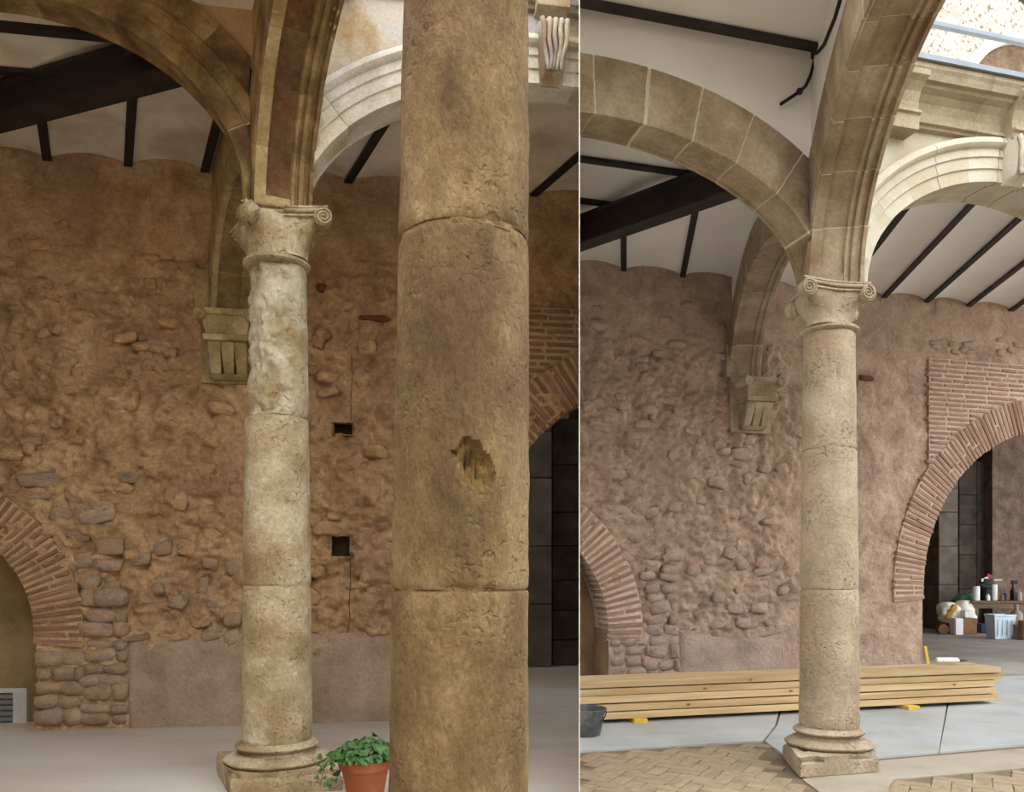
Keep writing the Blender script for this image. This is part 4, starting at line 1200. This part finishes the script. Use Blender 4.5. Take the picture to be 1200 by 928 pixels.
# surface cable on the white plaster
Af = R_.K - (-R_.nf) * 0.0 + R_.nf * .15
Bl = R_.K - V2(R_.e2.y, -R_.e2.x) * .19
cb = thing('ceiling_cable', 'black cable with a junction box pinned to the white plaster', 'cable', on(Af, R_.e1, 958, 100))
pts = [on(Bl, R_.e2, 988, -12), on(Bl, R_.e2, 978, 22), on(Bl, R_.e2, 966, 52)]
pts2 = [on(Af, R_.e1, 956, 64), on(Af, R_.e1, 950, 88), on(Af, R_.e1, 944, 101), on(Af, R_.e1, 936, 108), on(Af, R_.e1, 915, 122)]
MB().tube(pts + pts2, .011, 7).build('cable', M['black'], cb, smooth=True)
jb = on(Af + R_.nf * .01, R_.e1, 957, 62); MB().box(jb, (.06, .06, .05)).build('junction_box', M['black'], cb, bevel=.01)
jb = on(Af + R_.nf * .01, R_.e1, 937, 107); MB().box(jb, (.035, .035, .03)).build('cable_clip', M['black'], cb, bevel=.006)

# enclosing outer walls that shade the left gallery (outside the frame) and its ceiling towards the camera
CUR[0] = None
o0 = pos(L_, -3.25, 2.1); o1 = pos(L_, -3.25, -7.2)
struct(MB().prism([v3(o0, 0), v3(o1, 0), v3(o1, 4.7), v3(o0, 4.7)], (-.3, 0, 0)).build('wall_left', M['L_wall']), 'outer ochre wall of the left gallery')

# ------------------------------------------------------------------ right floor: sheets, strips, herringbone paving
CUR[0] = 'R'
fr = bpy.data.objects.new('floor_right', None); link(fr, (3, 7, -.02)); struct(fr, 'floor of the right bay with sheets and herringbone paving')
def poly(pts, z0, h, nm, mat, lab=None, bev=0):
    o = MB().prism([Vector((p.x, p.y, z0)) for p in pts], (0, 0, h)).build(nm, mat, fr, bevel=bev)
    if lab: o['label'] = lab
    return o
poly([V2(-.5, -3), V2(8, -3), V2(16, 22), V2(0.7, 22)], -.025, .013, 'joint_bed', M['joint'])
fF = onfloor
# pale sheets
wl = [fF(679, 882), fF(893, 868), fF(925, 890), fF(940, 905)]
poly([V2(.3, fF(680, 882).y), fF(893, 868), fF(908, 850), V2(3.0, 8.9), V2(.3, 8.9)], -.012, .015, 'floor_sheet', M['sheet'], 'pale blue grey sheet left of the right column')
poly([fF(896.5, 868), fF(930, 893), fF(1032, 887), fF(1100, 881.5), V2(5.2, 9.6), V2(3.03, 8.9), fF(911, 850)], -.012, .013, 'floor_sheet', M['sheet'], 'pale blue grey sheet behind the right column')
poly([fF(1101, 881.3), fF(1230, 870), V2(8.5, 10.4), V2(5.23, 9.6)], -.012, .0145, 'floor_sheet', M['sheet'], 'pale blue grey sheet at the right edge')
poly([fF(940, 912), fF(1034, 890), fF(1230, 873.5), fF(1240, 896), fF(1050, 912), fF(1060, 932), fF(985, 945)], -.012, .008, 'floor_strip', M['tan_strip'], 'tan board strip in front of the sheets')
poly([V2(3.0, 9.0), V2(9, 9.9), V2(16, 21), V2(3, 21)], -.012, .010, 'back_room_floor', M['store_floor'])
# herringbone
ang = math.radians(15 + 45)
ca, sa = math.cos(ang), math.sin(ang)
Lb, Wb = .21, .105
cnt = 0
O2 = V2(1.2, 5.1)
def inside(p):
    if not (4.0 < p.y < 6.05): return False
    k = 600 + p.x * F / p.y; v_ = HOR + ZC * F / p.y
    if k < 684 or k > 1225: return False
    if k < 900: return v_ > 882 - (k - 680) * .066 + 2.5
    if k < 1040: return v_ > 912 and k < 935
    return v_ > 914 - (k - 1050) * .085 + 1
for i in range(-40, 41):
    for j in range(-40, 41):
        for kk in range(2):
            # classic herringbone lattice
            if kk == 0: cx, cy, rot = (i * Wb + j * 2 * Wb * 1.0), 0, 0
            bx = i * Wb + j * Lb * 1.0; by = i * Wb - j * Lb * 1.0
            if kk == 0: cxx, cyy, r_ = bx + Lb / 2, by + Wb / 2, 0
            else: cxx, cyy, r_ = bx + Wb / 2, by + Wb + Lb / 2, 1
            p = O2 + V2(cxx * ca - cyy * sa, cxx * sa + cyy * ca)
            if not inside(p): continue
            Mx = Matrix.Translation((p.x, p.y, -.012)) @ Matrix.Rotation(ang + r_ * pi / 2, 4, 'Z') @ Matrix.Diagonal((Lb - .006, Wb - .006, .024, 1))
            inst('paving_brick', R.choice(BRICKS['paver']), Mx, fr); cnt += 1

# ------------------------------------------------------------------ timber stack
P0 = fF(680, 850); P1 = fF(1170, 825)
tdir = (P1 - P0).normalized(); tn = V2(-tdir.y, tdir.x)
plen = (P1 - P0).length
lay_h = .066
for k, s in enumerate((.55, 3.22)):
    c = P0 + tdir * s + tn * (.2 if k == 0 else .16)
    t3 = Vector((tdir.x, tdir.y, 0)); n3 = Vector((tn.x, tn.y, 0))
    lp = [v3(c, 0) + t3 * a_ + n3 * b_ for a_, b_ in ((-.09, -.24), (.03, -.24), (.03, .24), (-.09, .24))]
    tag(MB().prism(lp, (0, 0, .036)).build('timber_bearer', M['yellow'], bevel=.003), ('short yellow timber offcut under the stack right of the column', 'short yellow timber offcut under the left of the stack')[1 - k], 'timber')
rown = ['top', 'second', 'middle', 'fourth', 'bottom']
for layer in range(5):
    for row in range(3):
        z = .038 + layer * lay_h
        c = P0 + tn * (.065 + row * .136 + R.uniform(-.012, .012))
        e = plen + {4: .02, 3: .06, 2: -.02, 1: -.03, 0: .0}[layer] + (R.uniform(-.04, .02) if row else 0)
        s0 = -0.3 + R.uniform(-.02, .02)
        yaw = R.uniform(-.002, .002)
        d_ = V2(tdir.x * math.cos(yaw) - tdir.y * math.sin(yaw), tdir.x * math.sin(yaw) + tdir.y * math.cos(yaw)); n_ = V2(-d_.y, d_.x)
        w, h = .124, lay_h - R.uniform(.005, .014)
        A = c + d_ * s0; n3 = Vector((n_.x, n_.y, 0)); d3 = Vector((d_.x, d_.y, 0))
        root = thing('timber_plank', 'fresh pine plank, %s layer of the stack, %s row' % (rown[4 - layer], ('front', 'middle', 'back')[row]), 'plank', v3(c + d_ * (plen / 2), z), 'pine planks in the stack')
        lp = [v3(A, z) + n3 * a_ + Vector((0, 0, b_)) for a_, b_ in ((-w / 2, 0), (w / 2, 0), (w / 2, h), (-w / 2, h))]
        Lm = e - s0
        # mesh in own frame so the grain follows the plank
        mb = MB().box((0, 0, h / 2), (Lm, w, h))
        me_o = mb.build('board', M['pine'], None, bevel=.003, origin=(0, 0, 0))
        mid = c + d_ * ((s0 + e) / 2)
        me_o.parent = root; ORIG[me_o.name] = v3(mid, z)
        me_o.location = v3(mid, z) - ORIG[root.name]; me_o.rotation_euler = (0, 0, math.atan2(d_.y, d_.x))
        if row == 0:
            for _ in range(R.randint(1, 2)):
                s = R.uniform(.5, plen - .3); kc = v3(c + d_ * s - n_ * (w / 2 + .0005), z + h * R.uniform(.35, .65))
                rot = Matrix((d3, Vector((0, 0, 1)), -n3)).transposed()
                MB().lathe(kc, [(.014, -.004), (.014, .001), (.006, .0015)], 12, rot @ Matrix.Diagonal((1.4, .8, 1))).build('knot', M['knot'], root)
# caulking tube lying on the planks, yellow stick behind
p = fF(1112, 800); 
zt_ = .038 + 5 * lay_h
tp = on(P0 + tn * .28, tdir, 1112, 770); tp.z = zt_ + .028
d3 = Vector((tdir.x, tdir.y, 0)); 
gun = thing('sealant_tube', 'white sealant tube with black nozzle lying on the planks', 'tube', tp - Vector((0, 0, .028)))
def horiz(c, ax):
    ax = Vector(ax).normalized(); z = Vector((0, 0, 1)); s_ = z.cross(ax).normalized(); return Matrix((s_, ax.cross(s_), ax)).transposed()
ax = d3 * .8 - Vector((tn.x, tn.y, 0)) * .3
MB().lathe(tp, [(.02, -.12), (.027, -.115), (.027, .08), (.012, .09), (.008, .1)], 18, horiz(tp, ax)).build('body', M['white_pl'], gun, smooth='auto')
MB().lathe(tp, [(.009, .1), (.004, .17)], 12, horiz(tp, ax)).build('nozzle', M['black'], gun, smooth='auto')
q0, q1 = on(R_.W + R_.nf * .06, R_.e1, 1090, 800), on(R_.W + R_.nf * .05, R_.e1, 1084, 757)
q0.z = 0.004
tag(MB().tube([q0, q1], .022, 4).build('yellow_lath', M['yellow']), 'yellow timber lath leaning on the brick arch jamb', 'lath')

# bucket
bc = fF(684, 861)
bk = thing('builders_bucket', 'dusty black builder\'s bucket in front of the timber stack', 'bucket', v3(bc, .003))
MB().lathe(v3(bc, .003), [(.01, 0), (.125, 0), (.13, .01), (.165, .185), (.176, .187), (.178, .205), (.166, .207), (.16, .19), (.124, .014), (.01, .012)], 40, caps=False).build('body', M['bucket'], bk, smooth='auto')
MB().tube([v3(bc, .19) + Vector((.172 * math.cos(t), -.10 * math.sin(t) - .02, -.10 * math.sin(t))) for t in [pi * i / 16 for i in range(17)]], .005, 6).build('handle', M['black'], bk, smooth=True)

# ------------------------------------------------------------------ left: potted plant, vent grille
CUR[0] = 'L'
pc = Vector(((428 - 600) * 4.4 / F, 4.4, 0.0))
pt = thing('potted_plant', 'leafy green plant in a terracotta pot beside the foreground column', 'plant', pc)
MB().lathe(pc, [(.01, .001), (.088, .001), (.09, .008), (.125, .19), (.128, .195), (.140, .197), (.143, .205), (.146, .245), (.140, .25), (.130, .248), (.126, .20), (.01, .2)], 44, caps=False).build('pot', M['terracotta'], pt, smooth='auto')
MB().lathe(pc, [(.13, .212), (.09, .222), (.01, .226)], 30).build('soil', M['soil'], pt, smooth=True)
leaf = MB()
rl = random.Random(4)
def leafat(c, nrm, size, roll):
    nrm = nrm.normalized(); a_ = nrm.cross(Vector((0.3, 0.2, 1))); a_.normalize(); b_ = nrm.cross(a_)
    vs = [c - nrm * size * .15]
    for i in range(9):
        t = 2 * pi * i / 9 + roll
        r = size * (.85 + .25 * math.cos(3 * (t - roll)))
        vs.append(c + (a_ * math.cos(t) + b_ * math.sin(t)) * r + nrm * size * .12 * math.sin(2 * t))
    leaf.add(vs, [(0, 1 + i, 1 + (i + 1) % 9) for i in range(9)])
stems = MB()
for i in range(330):
    t = rl.uniform(0, 2 * pi); rr = .185 * math.sqrt(rl.random()); 
    hh = .25 + (.10 * (1 - (rr / .2) ** 2)) * rl.uniform(.35, 1.15) + rl.uniform(-.01, .02)
    c = pc + Vector((rr * math.cos(t), rr * math.sin(t), hh))
    n = Vector((math.cos(t) * rr * 5 + rl.uniform(-.6, .6), math.sin(t) * rr * 5 + rl.uniform(-.6, .6) - .3, .7 + rl.random() * .6))
    leafat(c, n, rl.uniform(.014, .026), rl.uniform(0, 6))
    if i % 6 == 0: stems.tube([pc + Vector((rr * .4 * math.cos(t), rr * .4 * math.sin(t), .215)), c.lerp(pc + Vector((0, 0, .28)), .4), c], .003, 5)
for i in range(34):     # trailing shoot on the left
    c = pc + Vector((-.13 - .12 * rl.random(), -.06 + rl.uniform(-.06, .05), .26 - .16 * (rl.random() ** 1.6) + .02))
    leafat(c, Vector((-.4 + rl.uniform(-.4, .4), -.8, .6)), rl.uniform(.012, .021), rl.uniform(0, 6))
stems.tube([pc + Vector((-.05, -.05, .23)), pc + Vector((-.14, -.09, .27)), pc + Vector((-.2, -.1, .22)), pc + Vector((-.22, -.1, .13))], .0035, 5)
lo = leaf.build('foliage', M['leaf'], pt); lo['kind'] = 'stuff'
so = stems.build('stems', M['stem'], pt); so['kind'] = 'stuff'

nb_ = L_.W - L_.nf * .415
gr = thing('vent_grille', 'pale framed louvre grille at the foot of the left niche', 'vent', on(nb_, L_.e1, 0, 855))
def quadblock(pxa, pya, pxb, pyb, th, nm, mat, par, base=None, tilt=0.0):
    Bp = base if base is not None else nb_
    A = on(Bp, L_.e1, pxa, pyb); B = on(Bp, L_.e1, pxb, pyb); T = on(Bp, L_.e1, pxb, pya); S = on(Bp, L_.e1, pxa, pya)
    return MB().prism([A, B, T, S], Vector((L_.nf.x, L_.nf.y, tilt)) * th).build(nm, mat, par, bevel=.003)
quadblock(-40, 806, 34, 811, .05, 'frame', M['vent'], gr); quadblock(18, 811, 34, 852, .05, 'frame', M['vent'], gr); quadblock(-40, 811, -28, 852, .05, 'frame', M['vent'], gr)
for k in range(6): quadblock(-28, 813 + k * 6.6, 18, 818 + k * 6.6, .03, 'slat', M['louver'], gr)

# ------------------------------------------------------------------ back room seen through the left brick arch
def ashlar(px0, px1, d, ys, mat, par, depth=.4):
    for i in range(len(ys) - 1):
        A = at(px0, ys[i + 1], d); B = at(px1, ys[i + 1], d); T = at(px1, ys[i], d); S = at(px0, ys[i], d)
        g_ = .006
        MB().prism([A + Vector((g_, 0, g_)), B + Vector((-g_, 0, g_)), T + Vector((-g_, 0, -g_)), S + Vector((g_, 0, -g_))], (0, depth, 0)).build('ashlar_block', mat, par, bevel=.008)
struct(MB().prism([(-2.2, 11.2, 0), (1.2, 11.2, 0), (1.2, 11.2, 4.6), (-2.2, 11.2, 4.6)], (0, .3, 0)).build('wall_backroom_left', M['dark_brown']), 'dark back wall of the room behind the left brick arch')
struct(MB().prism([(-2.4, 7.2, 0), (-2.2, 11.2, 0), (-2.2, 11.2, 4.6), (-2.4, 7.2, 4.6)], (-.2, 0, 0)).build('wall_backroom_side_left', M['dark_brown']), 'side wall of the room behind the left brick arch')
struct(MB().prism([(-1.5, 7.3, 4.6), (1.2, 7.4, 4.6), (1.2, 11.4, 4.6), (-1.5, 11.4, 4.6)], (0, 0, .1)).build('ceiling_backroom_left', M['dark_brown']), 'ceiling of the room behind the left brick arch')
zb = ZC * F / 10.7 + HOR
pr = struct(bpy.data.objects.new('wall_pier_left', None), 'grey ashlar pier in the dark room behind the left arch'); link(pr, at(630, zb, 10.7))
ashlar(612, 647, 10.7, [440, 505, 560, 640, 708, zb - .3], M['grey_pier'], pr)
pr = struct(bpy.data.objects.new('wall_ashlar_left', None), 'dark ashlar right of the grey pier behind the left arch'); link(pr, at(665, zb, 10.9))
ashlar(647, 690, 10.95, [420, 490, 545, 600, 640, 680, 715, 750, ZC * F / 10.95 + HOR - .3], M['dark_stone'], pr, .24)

# ------------------------------------------------------------------ back room seen through the right brick arch
CUR[0] = 'R'
def plate(pts, th, nm, mat, lab):
    return struct(MB().prism([Vector(p) for p in pts], th).build(nm, mat), lab)
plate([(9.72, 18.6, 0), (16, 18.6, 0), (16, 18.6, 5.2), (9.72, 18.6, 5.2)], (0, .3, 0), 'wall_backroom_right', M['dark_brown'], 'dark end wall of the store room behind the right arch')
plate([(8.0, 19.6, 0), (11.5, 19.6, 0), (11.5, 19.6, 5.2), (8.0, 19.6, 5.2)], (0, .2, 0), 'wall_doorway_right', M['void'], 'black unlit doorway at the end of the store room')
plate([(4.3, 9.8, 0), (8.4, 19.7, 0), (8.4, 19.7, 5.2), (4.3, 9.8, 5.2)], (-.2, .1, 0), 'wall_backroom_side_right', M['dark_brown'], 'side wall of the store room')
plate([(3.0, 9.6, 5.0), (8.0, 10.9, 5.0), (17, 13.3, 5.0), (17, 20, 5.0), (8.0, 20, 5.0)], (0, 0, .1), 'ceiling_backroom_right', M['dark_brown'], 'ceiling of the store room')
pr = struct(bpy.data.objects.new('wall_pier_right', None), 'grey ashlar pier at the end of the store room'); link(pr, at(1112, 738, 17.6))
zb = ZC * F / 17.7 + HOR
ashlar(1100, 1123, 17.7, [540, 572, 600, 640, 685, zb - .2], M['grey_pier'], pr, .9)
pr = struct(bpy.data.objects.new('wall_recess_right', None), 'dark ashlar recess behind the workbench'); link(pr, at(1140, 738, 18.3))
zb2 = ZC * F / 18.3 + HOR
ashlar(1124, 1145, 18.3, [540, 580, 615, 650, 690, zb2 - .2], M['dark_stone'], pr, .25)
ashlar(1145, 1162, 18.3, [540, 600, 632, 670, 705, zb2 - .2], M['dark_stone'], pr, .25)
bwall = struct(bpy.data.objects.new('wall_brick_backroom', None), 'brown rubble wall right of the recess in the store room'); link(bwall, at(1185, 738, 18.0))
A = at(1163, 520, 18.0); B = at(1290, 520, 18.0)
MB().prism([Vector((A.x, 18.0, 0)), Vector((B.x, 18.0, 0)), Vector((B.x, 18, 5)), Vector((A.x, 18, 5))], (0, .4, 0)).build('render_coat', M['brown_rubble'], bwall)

# workbench and clutter
zt = ZC + (HOR - 704) * 16.8 / F
wb = thing('workbench', 'dusty wooden workbench crowded with tools in the store room', 'workbench', at(1172, 741, 16.8))
def box_px(px0, px1, z0, z1, d, dep, nm, mat, par=None, bev=.01):
    x0, x1 = (px0 - 600) * d / F, (px1 - 600) * d / F
    return MB().box(((x0 + x1) / 2, d + dep / 2, (z0 + z1) / 2), (x1 - x0, dep, z1 - z0)).build(nm, mat, par, bevel=bev)
box_px(1139, 1215, zt - .05, zt, 16.8, .8, 'bench_top', M['oldwood'], wb)
for (a_, dd_) in ((1141, 16.85), (1141, 17.45), (1208, 16.85), (1208, 17.45)): box_px(a_, a_ + 5, 0.0, zt - .05, dd_, .08, 'leg', M['oldwood'], wb)
box_px(1140, 1214, zt - .16, zt - .05, 16.84, .04, 'apron', M['oldwood'], wb)
def bottle(px, d, z0, r, h, mat, name, lab, cat, neck=True):
    c = Vector(((px - 600) * d / F, d, z0))
    pf = [(.01, 0), (r, .004), (r, h * .68), (r * .8, h * .76), (r * .35, h * .82), (r * .35, h)] if neck else [(.01, 0), (r, .004), (r, h * .92), (r * .94, h * .93), (r * .94, h), (.01, h)]
    return tag(MB().lathe(c, pf, 20).build(name, mat, smooth='auto'), lab, cat)
bottle(1144, 16.95, zt, .07, .30, M['white_pl'], 'plastic_jar', 'white plastic jar at the left end of the workbench', 'jar', False)
bottle(1165, 17.0, zt, .06, .34, M['white_pl'], 'plastic_canister', 'tall white canister in the middle of the workbench', 'canister', False)
bottle(1158, 16.9, zt, .035, .14, M['white_pl'], 'small_bottle', 'small white bottle left of the tall canister', 'bottle')
bottle(1174, 16.95, zt, .045, .12, M['card'], 'tin_can', 'brown tin can right of the tall canister', 'can', False)
bottle(1178, 16.95, zt, .04, .15, M['navy'], 'tin_can', 'navy tin can on the workbench', 'can', False)
bottle(1194, 16.9, zt, .06, .22, M['grey_pl'], 'glue_bottle', 'grey tan bottle at the right of the workbench', 'bottle')
sp = thing('spray_bottle', 'black spray bottle with trigger on the workbench', 'bottle', Vector(((1187 - 600) * 17.1 / F, 17.1, zt)))
MB().lathe(ORIG[sp.name], [(.01, 0), (.055, .004), (.055, .2), (.02, .27), (.02, .34)], 18).build('body', M['black'], sp, smooth='auto')
MB().box(ORIG[sp.name] + Vector((.03, 0, .38)), (.13, .04, .08)).build('trigger_head', M['black'], sp, bevel=.012)
dr = thing('power_drill', 'black power drill lying on the workbench', 'drill', Vector(((1153 - 600) * 17.0 / F, 17.0, zt)))
o_ = ORIG[dr.name]
MB().lathe(o_ + Vector((0, 0, .3)), [(.03, -.16), (.06, -.14), (.06, .08), (.03, .12), (.02, .18)], 16, horiz(o_, (-1, -.2, .25))).build('body', M['black'], dr, smooth='auto')
MB().box(o_ + Vector((.05, 0, .14)), (.07, .06, .28), Matrix.Rotation(.35, 3, 'Y')).build('grip', M['black'], dr, bevel=.015)
MB().box(o_ + Vector((.07, 0, .03)), (.14, .08, .06)).build('battery', M['navy'], dr, bevel=.01)
tb = thing('tool_bag', 'black tool bag with red and pale tools behind the drill', 'bag', Vector(((1156 - 600) * 17.3 / F, 17.3, zt)))
o_ = ORIG[tb.name]
rings = []
for i in range(8):
    t = i / 7; w = .17 * (1 - .25 * t); ring = []
    for j in range(16):
        a_ = 2 * pi * j / 16; k = 1 + .12 * noise.noise(Vector((math.cos(a_) * 2, math.sin(a_) * 2, t * 3)))
        ring.append(o_ + Vector((w * k * math.copysign(abs(math.cos(a_)) ** .6, math.cos(a_)), .1 * k * math.copysign(abs(math.sin(a_)) ** .6, math.sin(a_)), .46 * t)))
    rings.append(ring)
MB().rings(rings).build('bag_body', M['black'], tb, smooth='auto')
MB().box(o_ + Vector((.02, -.05, .50)), (.12, .06, .1), Matrix.Rotation(.5, 3, 'Y')).build('red_handle', M['red'], tb, bevel=.015)
MB().box(o_ + Vector((-.08, -.06, .44)), (.16, .05, .07), Matrix.Rotation(-.4, 3, 'Y')).build('pale_handle', M['white_pl'], tb, bevel=.015)
MB().tube([o_ + Vector((.1, 0, .42)), o_ + Vector((.32, -.02, .43))], .014, 6).build('rod', M['white_pl'], tb)

def sack(name, label, c, size, mat, seed, lean=0.0, inner=None):
    rings = []
    for i in range(13):
        t = i / 12; ring = []
        wv = math.sin(pi * min(1, t * .8 + .12)) ** .6
        for j in range(28):
            a_ = 2 * pi * j / 28
            k = wv * (1 + .34 * noise.noise(Vector((math.cos(a_) * 1.8 + seed, math.sin(a_) * 1.8, t * 3))) + .16 * noise.noise(Vector((math.cos(a_) * 5 + seed, math.sin(a_) * 5, t * 9))))
            ring.append(Vector(c) + Vector((size[0] * k * math.cos(a_) - lean * t, size[1] * k * math.sin(a_), size[2] * t)))
        rings.append(ring)
    o = MB().rings(rings).build(name, mat, smooth=True)
    return tag(o, label, 'sack')
def fz(px, d, z=0.0): return Vector(((px - 600) * d / F, d, z))
sack('rubble_sack', 'cream woven sack slumped against the workbench', fz(1122, 16.95, .0), (.26, .24, .66), M['sack'], 1.0, lean=-.12)
sack('rubble_sack', 'open cream sack with ochre lining leaning at the left', fz(1113, 16.6, .22), (.22, .2, .42), M['sack'], 4.0, lean=.05)
sack('rubble_sack', 'ochre paper bundle inside the open cream sack', fz(1110, 16.44, .30), (.085, .05, .3), M['ochre'], 6.0, lean=-.16)
sack('rubble_sack', 'green woven sack behind the cream sacks', fz(1131, 17.25, .0), (.27, .2, .80), M['sackgreen'], 2.2)
bx = thing('cardboard_box', 'white and brown cardboard box on the store room floor', 'box', fz(1132, 16.2))
box_px(1120, 1129, 0, .33, 16.2, .3, 'white_side', M['white_pl'], bx); box_px(1129, 1145, 0, .33, 16.2, .3, 'brown_side', M['card'], bx)
box_px(1131, 1141, .34, .48, 16.25, .2, 'top_flap', M['white_pl'], bx)
tag(MB().lathe(fz(1104, 16.5, .1), [(.02, -.16), (.1, -.15), (.1, .15), (.03, .16)], 20, horiz(None, (.3, 1, 0))).build('cable_drum', M['card'], smooth='auto'), 'brown roll lying on the floor left of the box', 'roll')
bottle(1115, 16.5, 0, .1, .22, M['navy'], 'paint_tub', 'navy tub between the roll and the cardboard box', 'tub', False)
st = thing('storage_bin', 'milky blue plastic storage bin under the workbench', 'bin', fz(1172, 15.2))
rings = []
for z, k in ((0, .85), (.02, .88), (.42, 1.0), (.425, 1.06), (.46, 1.06), (.46, .97), (.05, .86)):
    rings.append([fz(1172, 15.3, z) + Vector((x * k, y * k, 0)) for x, y in ((-.2, -.16), (.2, -.16), (.2, .16), (-.2, .16))])
MB().rings(rings).build('tub', M['clear_pl'], st, bevel=.008)
for k in range(4): MB().box(fz(1172, 15.3, .22) + Vector((-.13 + .087 * k, -.158, 0)), (.016, .02, .3)).build('rib', M['clear_pl'], st)
jc = thing('jerry_can', 'grey tan jerry can right of the storage bin', 'canister', fz(1189, 15.2))
MB().box(fz(1189, 15.2, .14), (.17, .12, .28)).build('body', M['grey_pl'], jc, bevel=.02)
MB().box(fz(1189, 15.2, .30), (.10, .03, .04)).build('handle', M['grey_pl'], jc, bevel=.01)
bottle(1191, 15.9, 0.001, .11, .62, M['grey_pl'], 'gas_bottle', 'tall grey bottle standing behind the jerry can', 'bottle')
bottle(1200, 15.0, 0.001, .1, .36, M['card'], 'paint_tub', 'brown tub at the far right of the store room', 'tub', False)
tag(box_px(1150, 1157, .001, .2, 16.6, .2, 'tool_crate', M['navy']), 'navy crate in the shadow under the workbench', 'crate')

# ------------------------------------------------------------------ fit everything that meets the partition wall to its faces
bpy.context.view_layer.update()
for o in list(bpy.data.objects):
    side = PLACE.get(o.name)
    if o.type != 'MESH' or side is None: continue
    k = SL if side == 'L' else SR
    n = Vector((1, -k, 0)).normalized()          # points to +x side of the partition plane
    if side == 'R': n = -n
    mw = o.matrix_world
    bb = [mw @ Vector(c) for c in o.bound_box]
    dist = [n.dot(p) for p in bb]
    if max(dist) < 1e-5: continue
    if o.name.startswith('floor_left') or o.name.startswith('joint_bed'): pass
    me = o.data.copy() if o.data.users > 1 else o.data
    o.data = me
    inv = mw.inverted()
    lc = inv @ Vector((0, 0, 0)); ln = (mw.to_3x3().transposed() @ n).normalized()
    bm = bmesh.new(); bm.from_mesh(me)
    bmesh.ops.bisect_plane(bm, geom=bm.verts[:] + bm.edges[:] + bm.faces[:], plane_co=lc, plane_no=ln, clear_outer=True)
    bm.to_mesh(me); nleft = len(bm.faces); bm.free()
    if nleft == 0:
        bpy.data.objects.remove(o)
# drop things left without any part
for o in list(bpy.data.objects):
    if o.type == 'EMPTY' and not o.children: bpy.data.objects.remove(o)
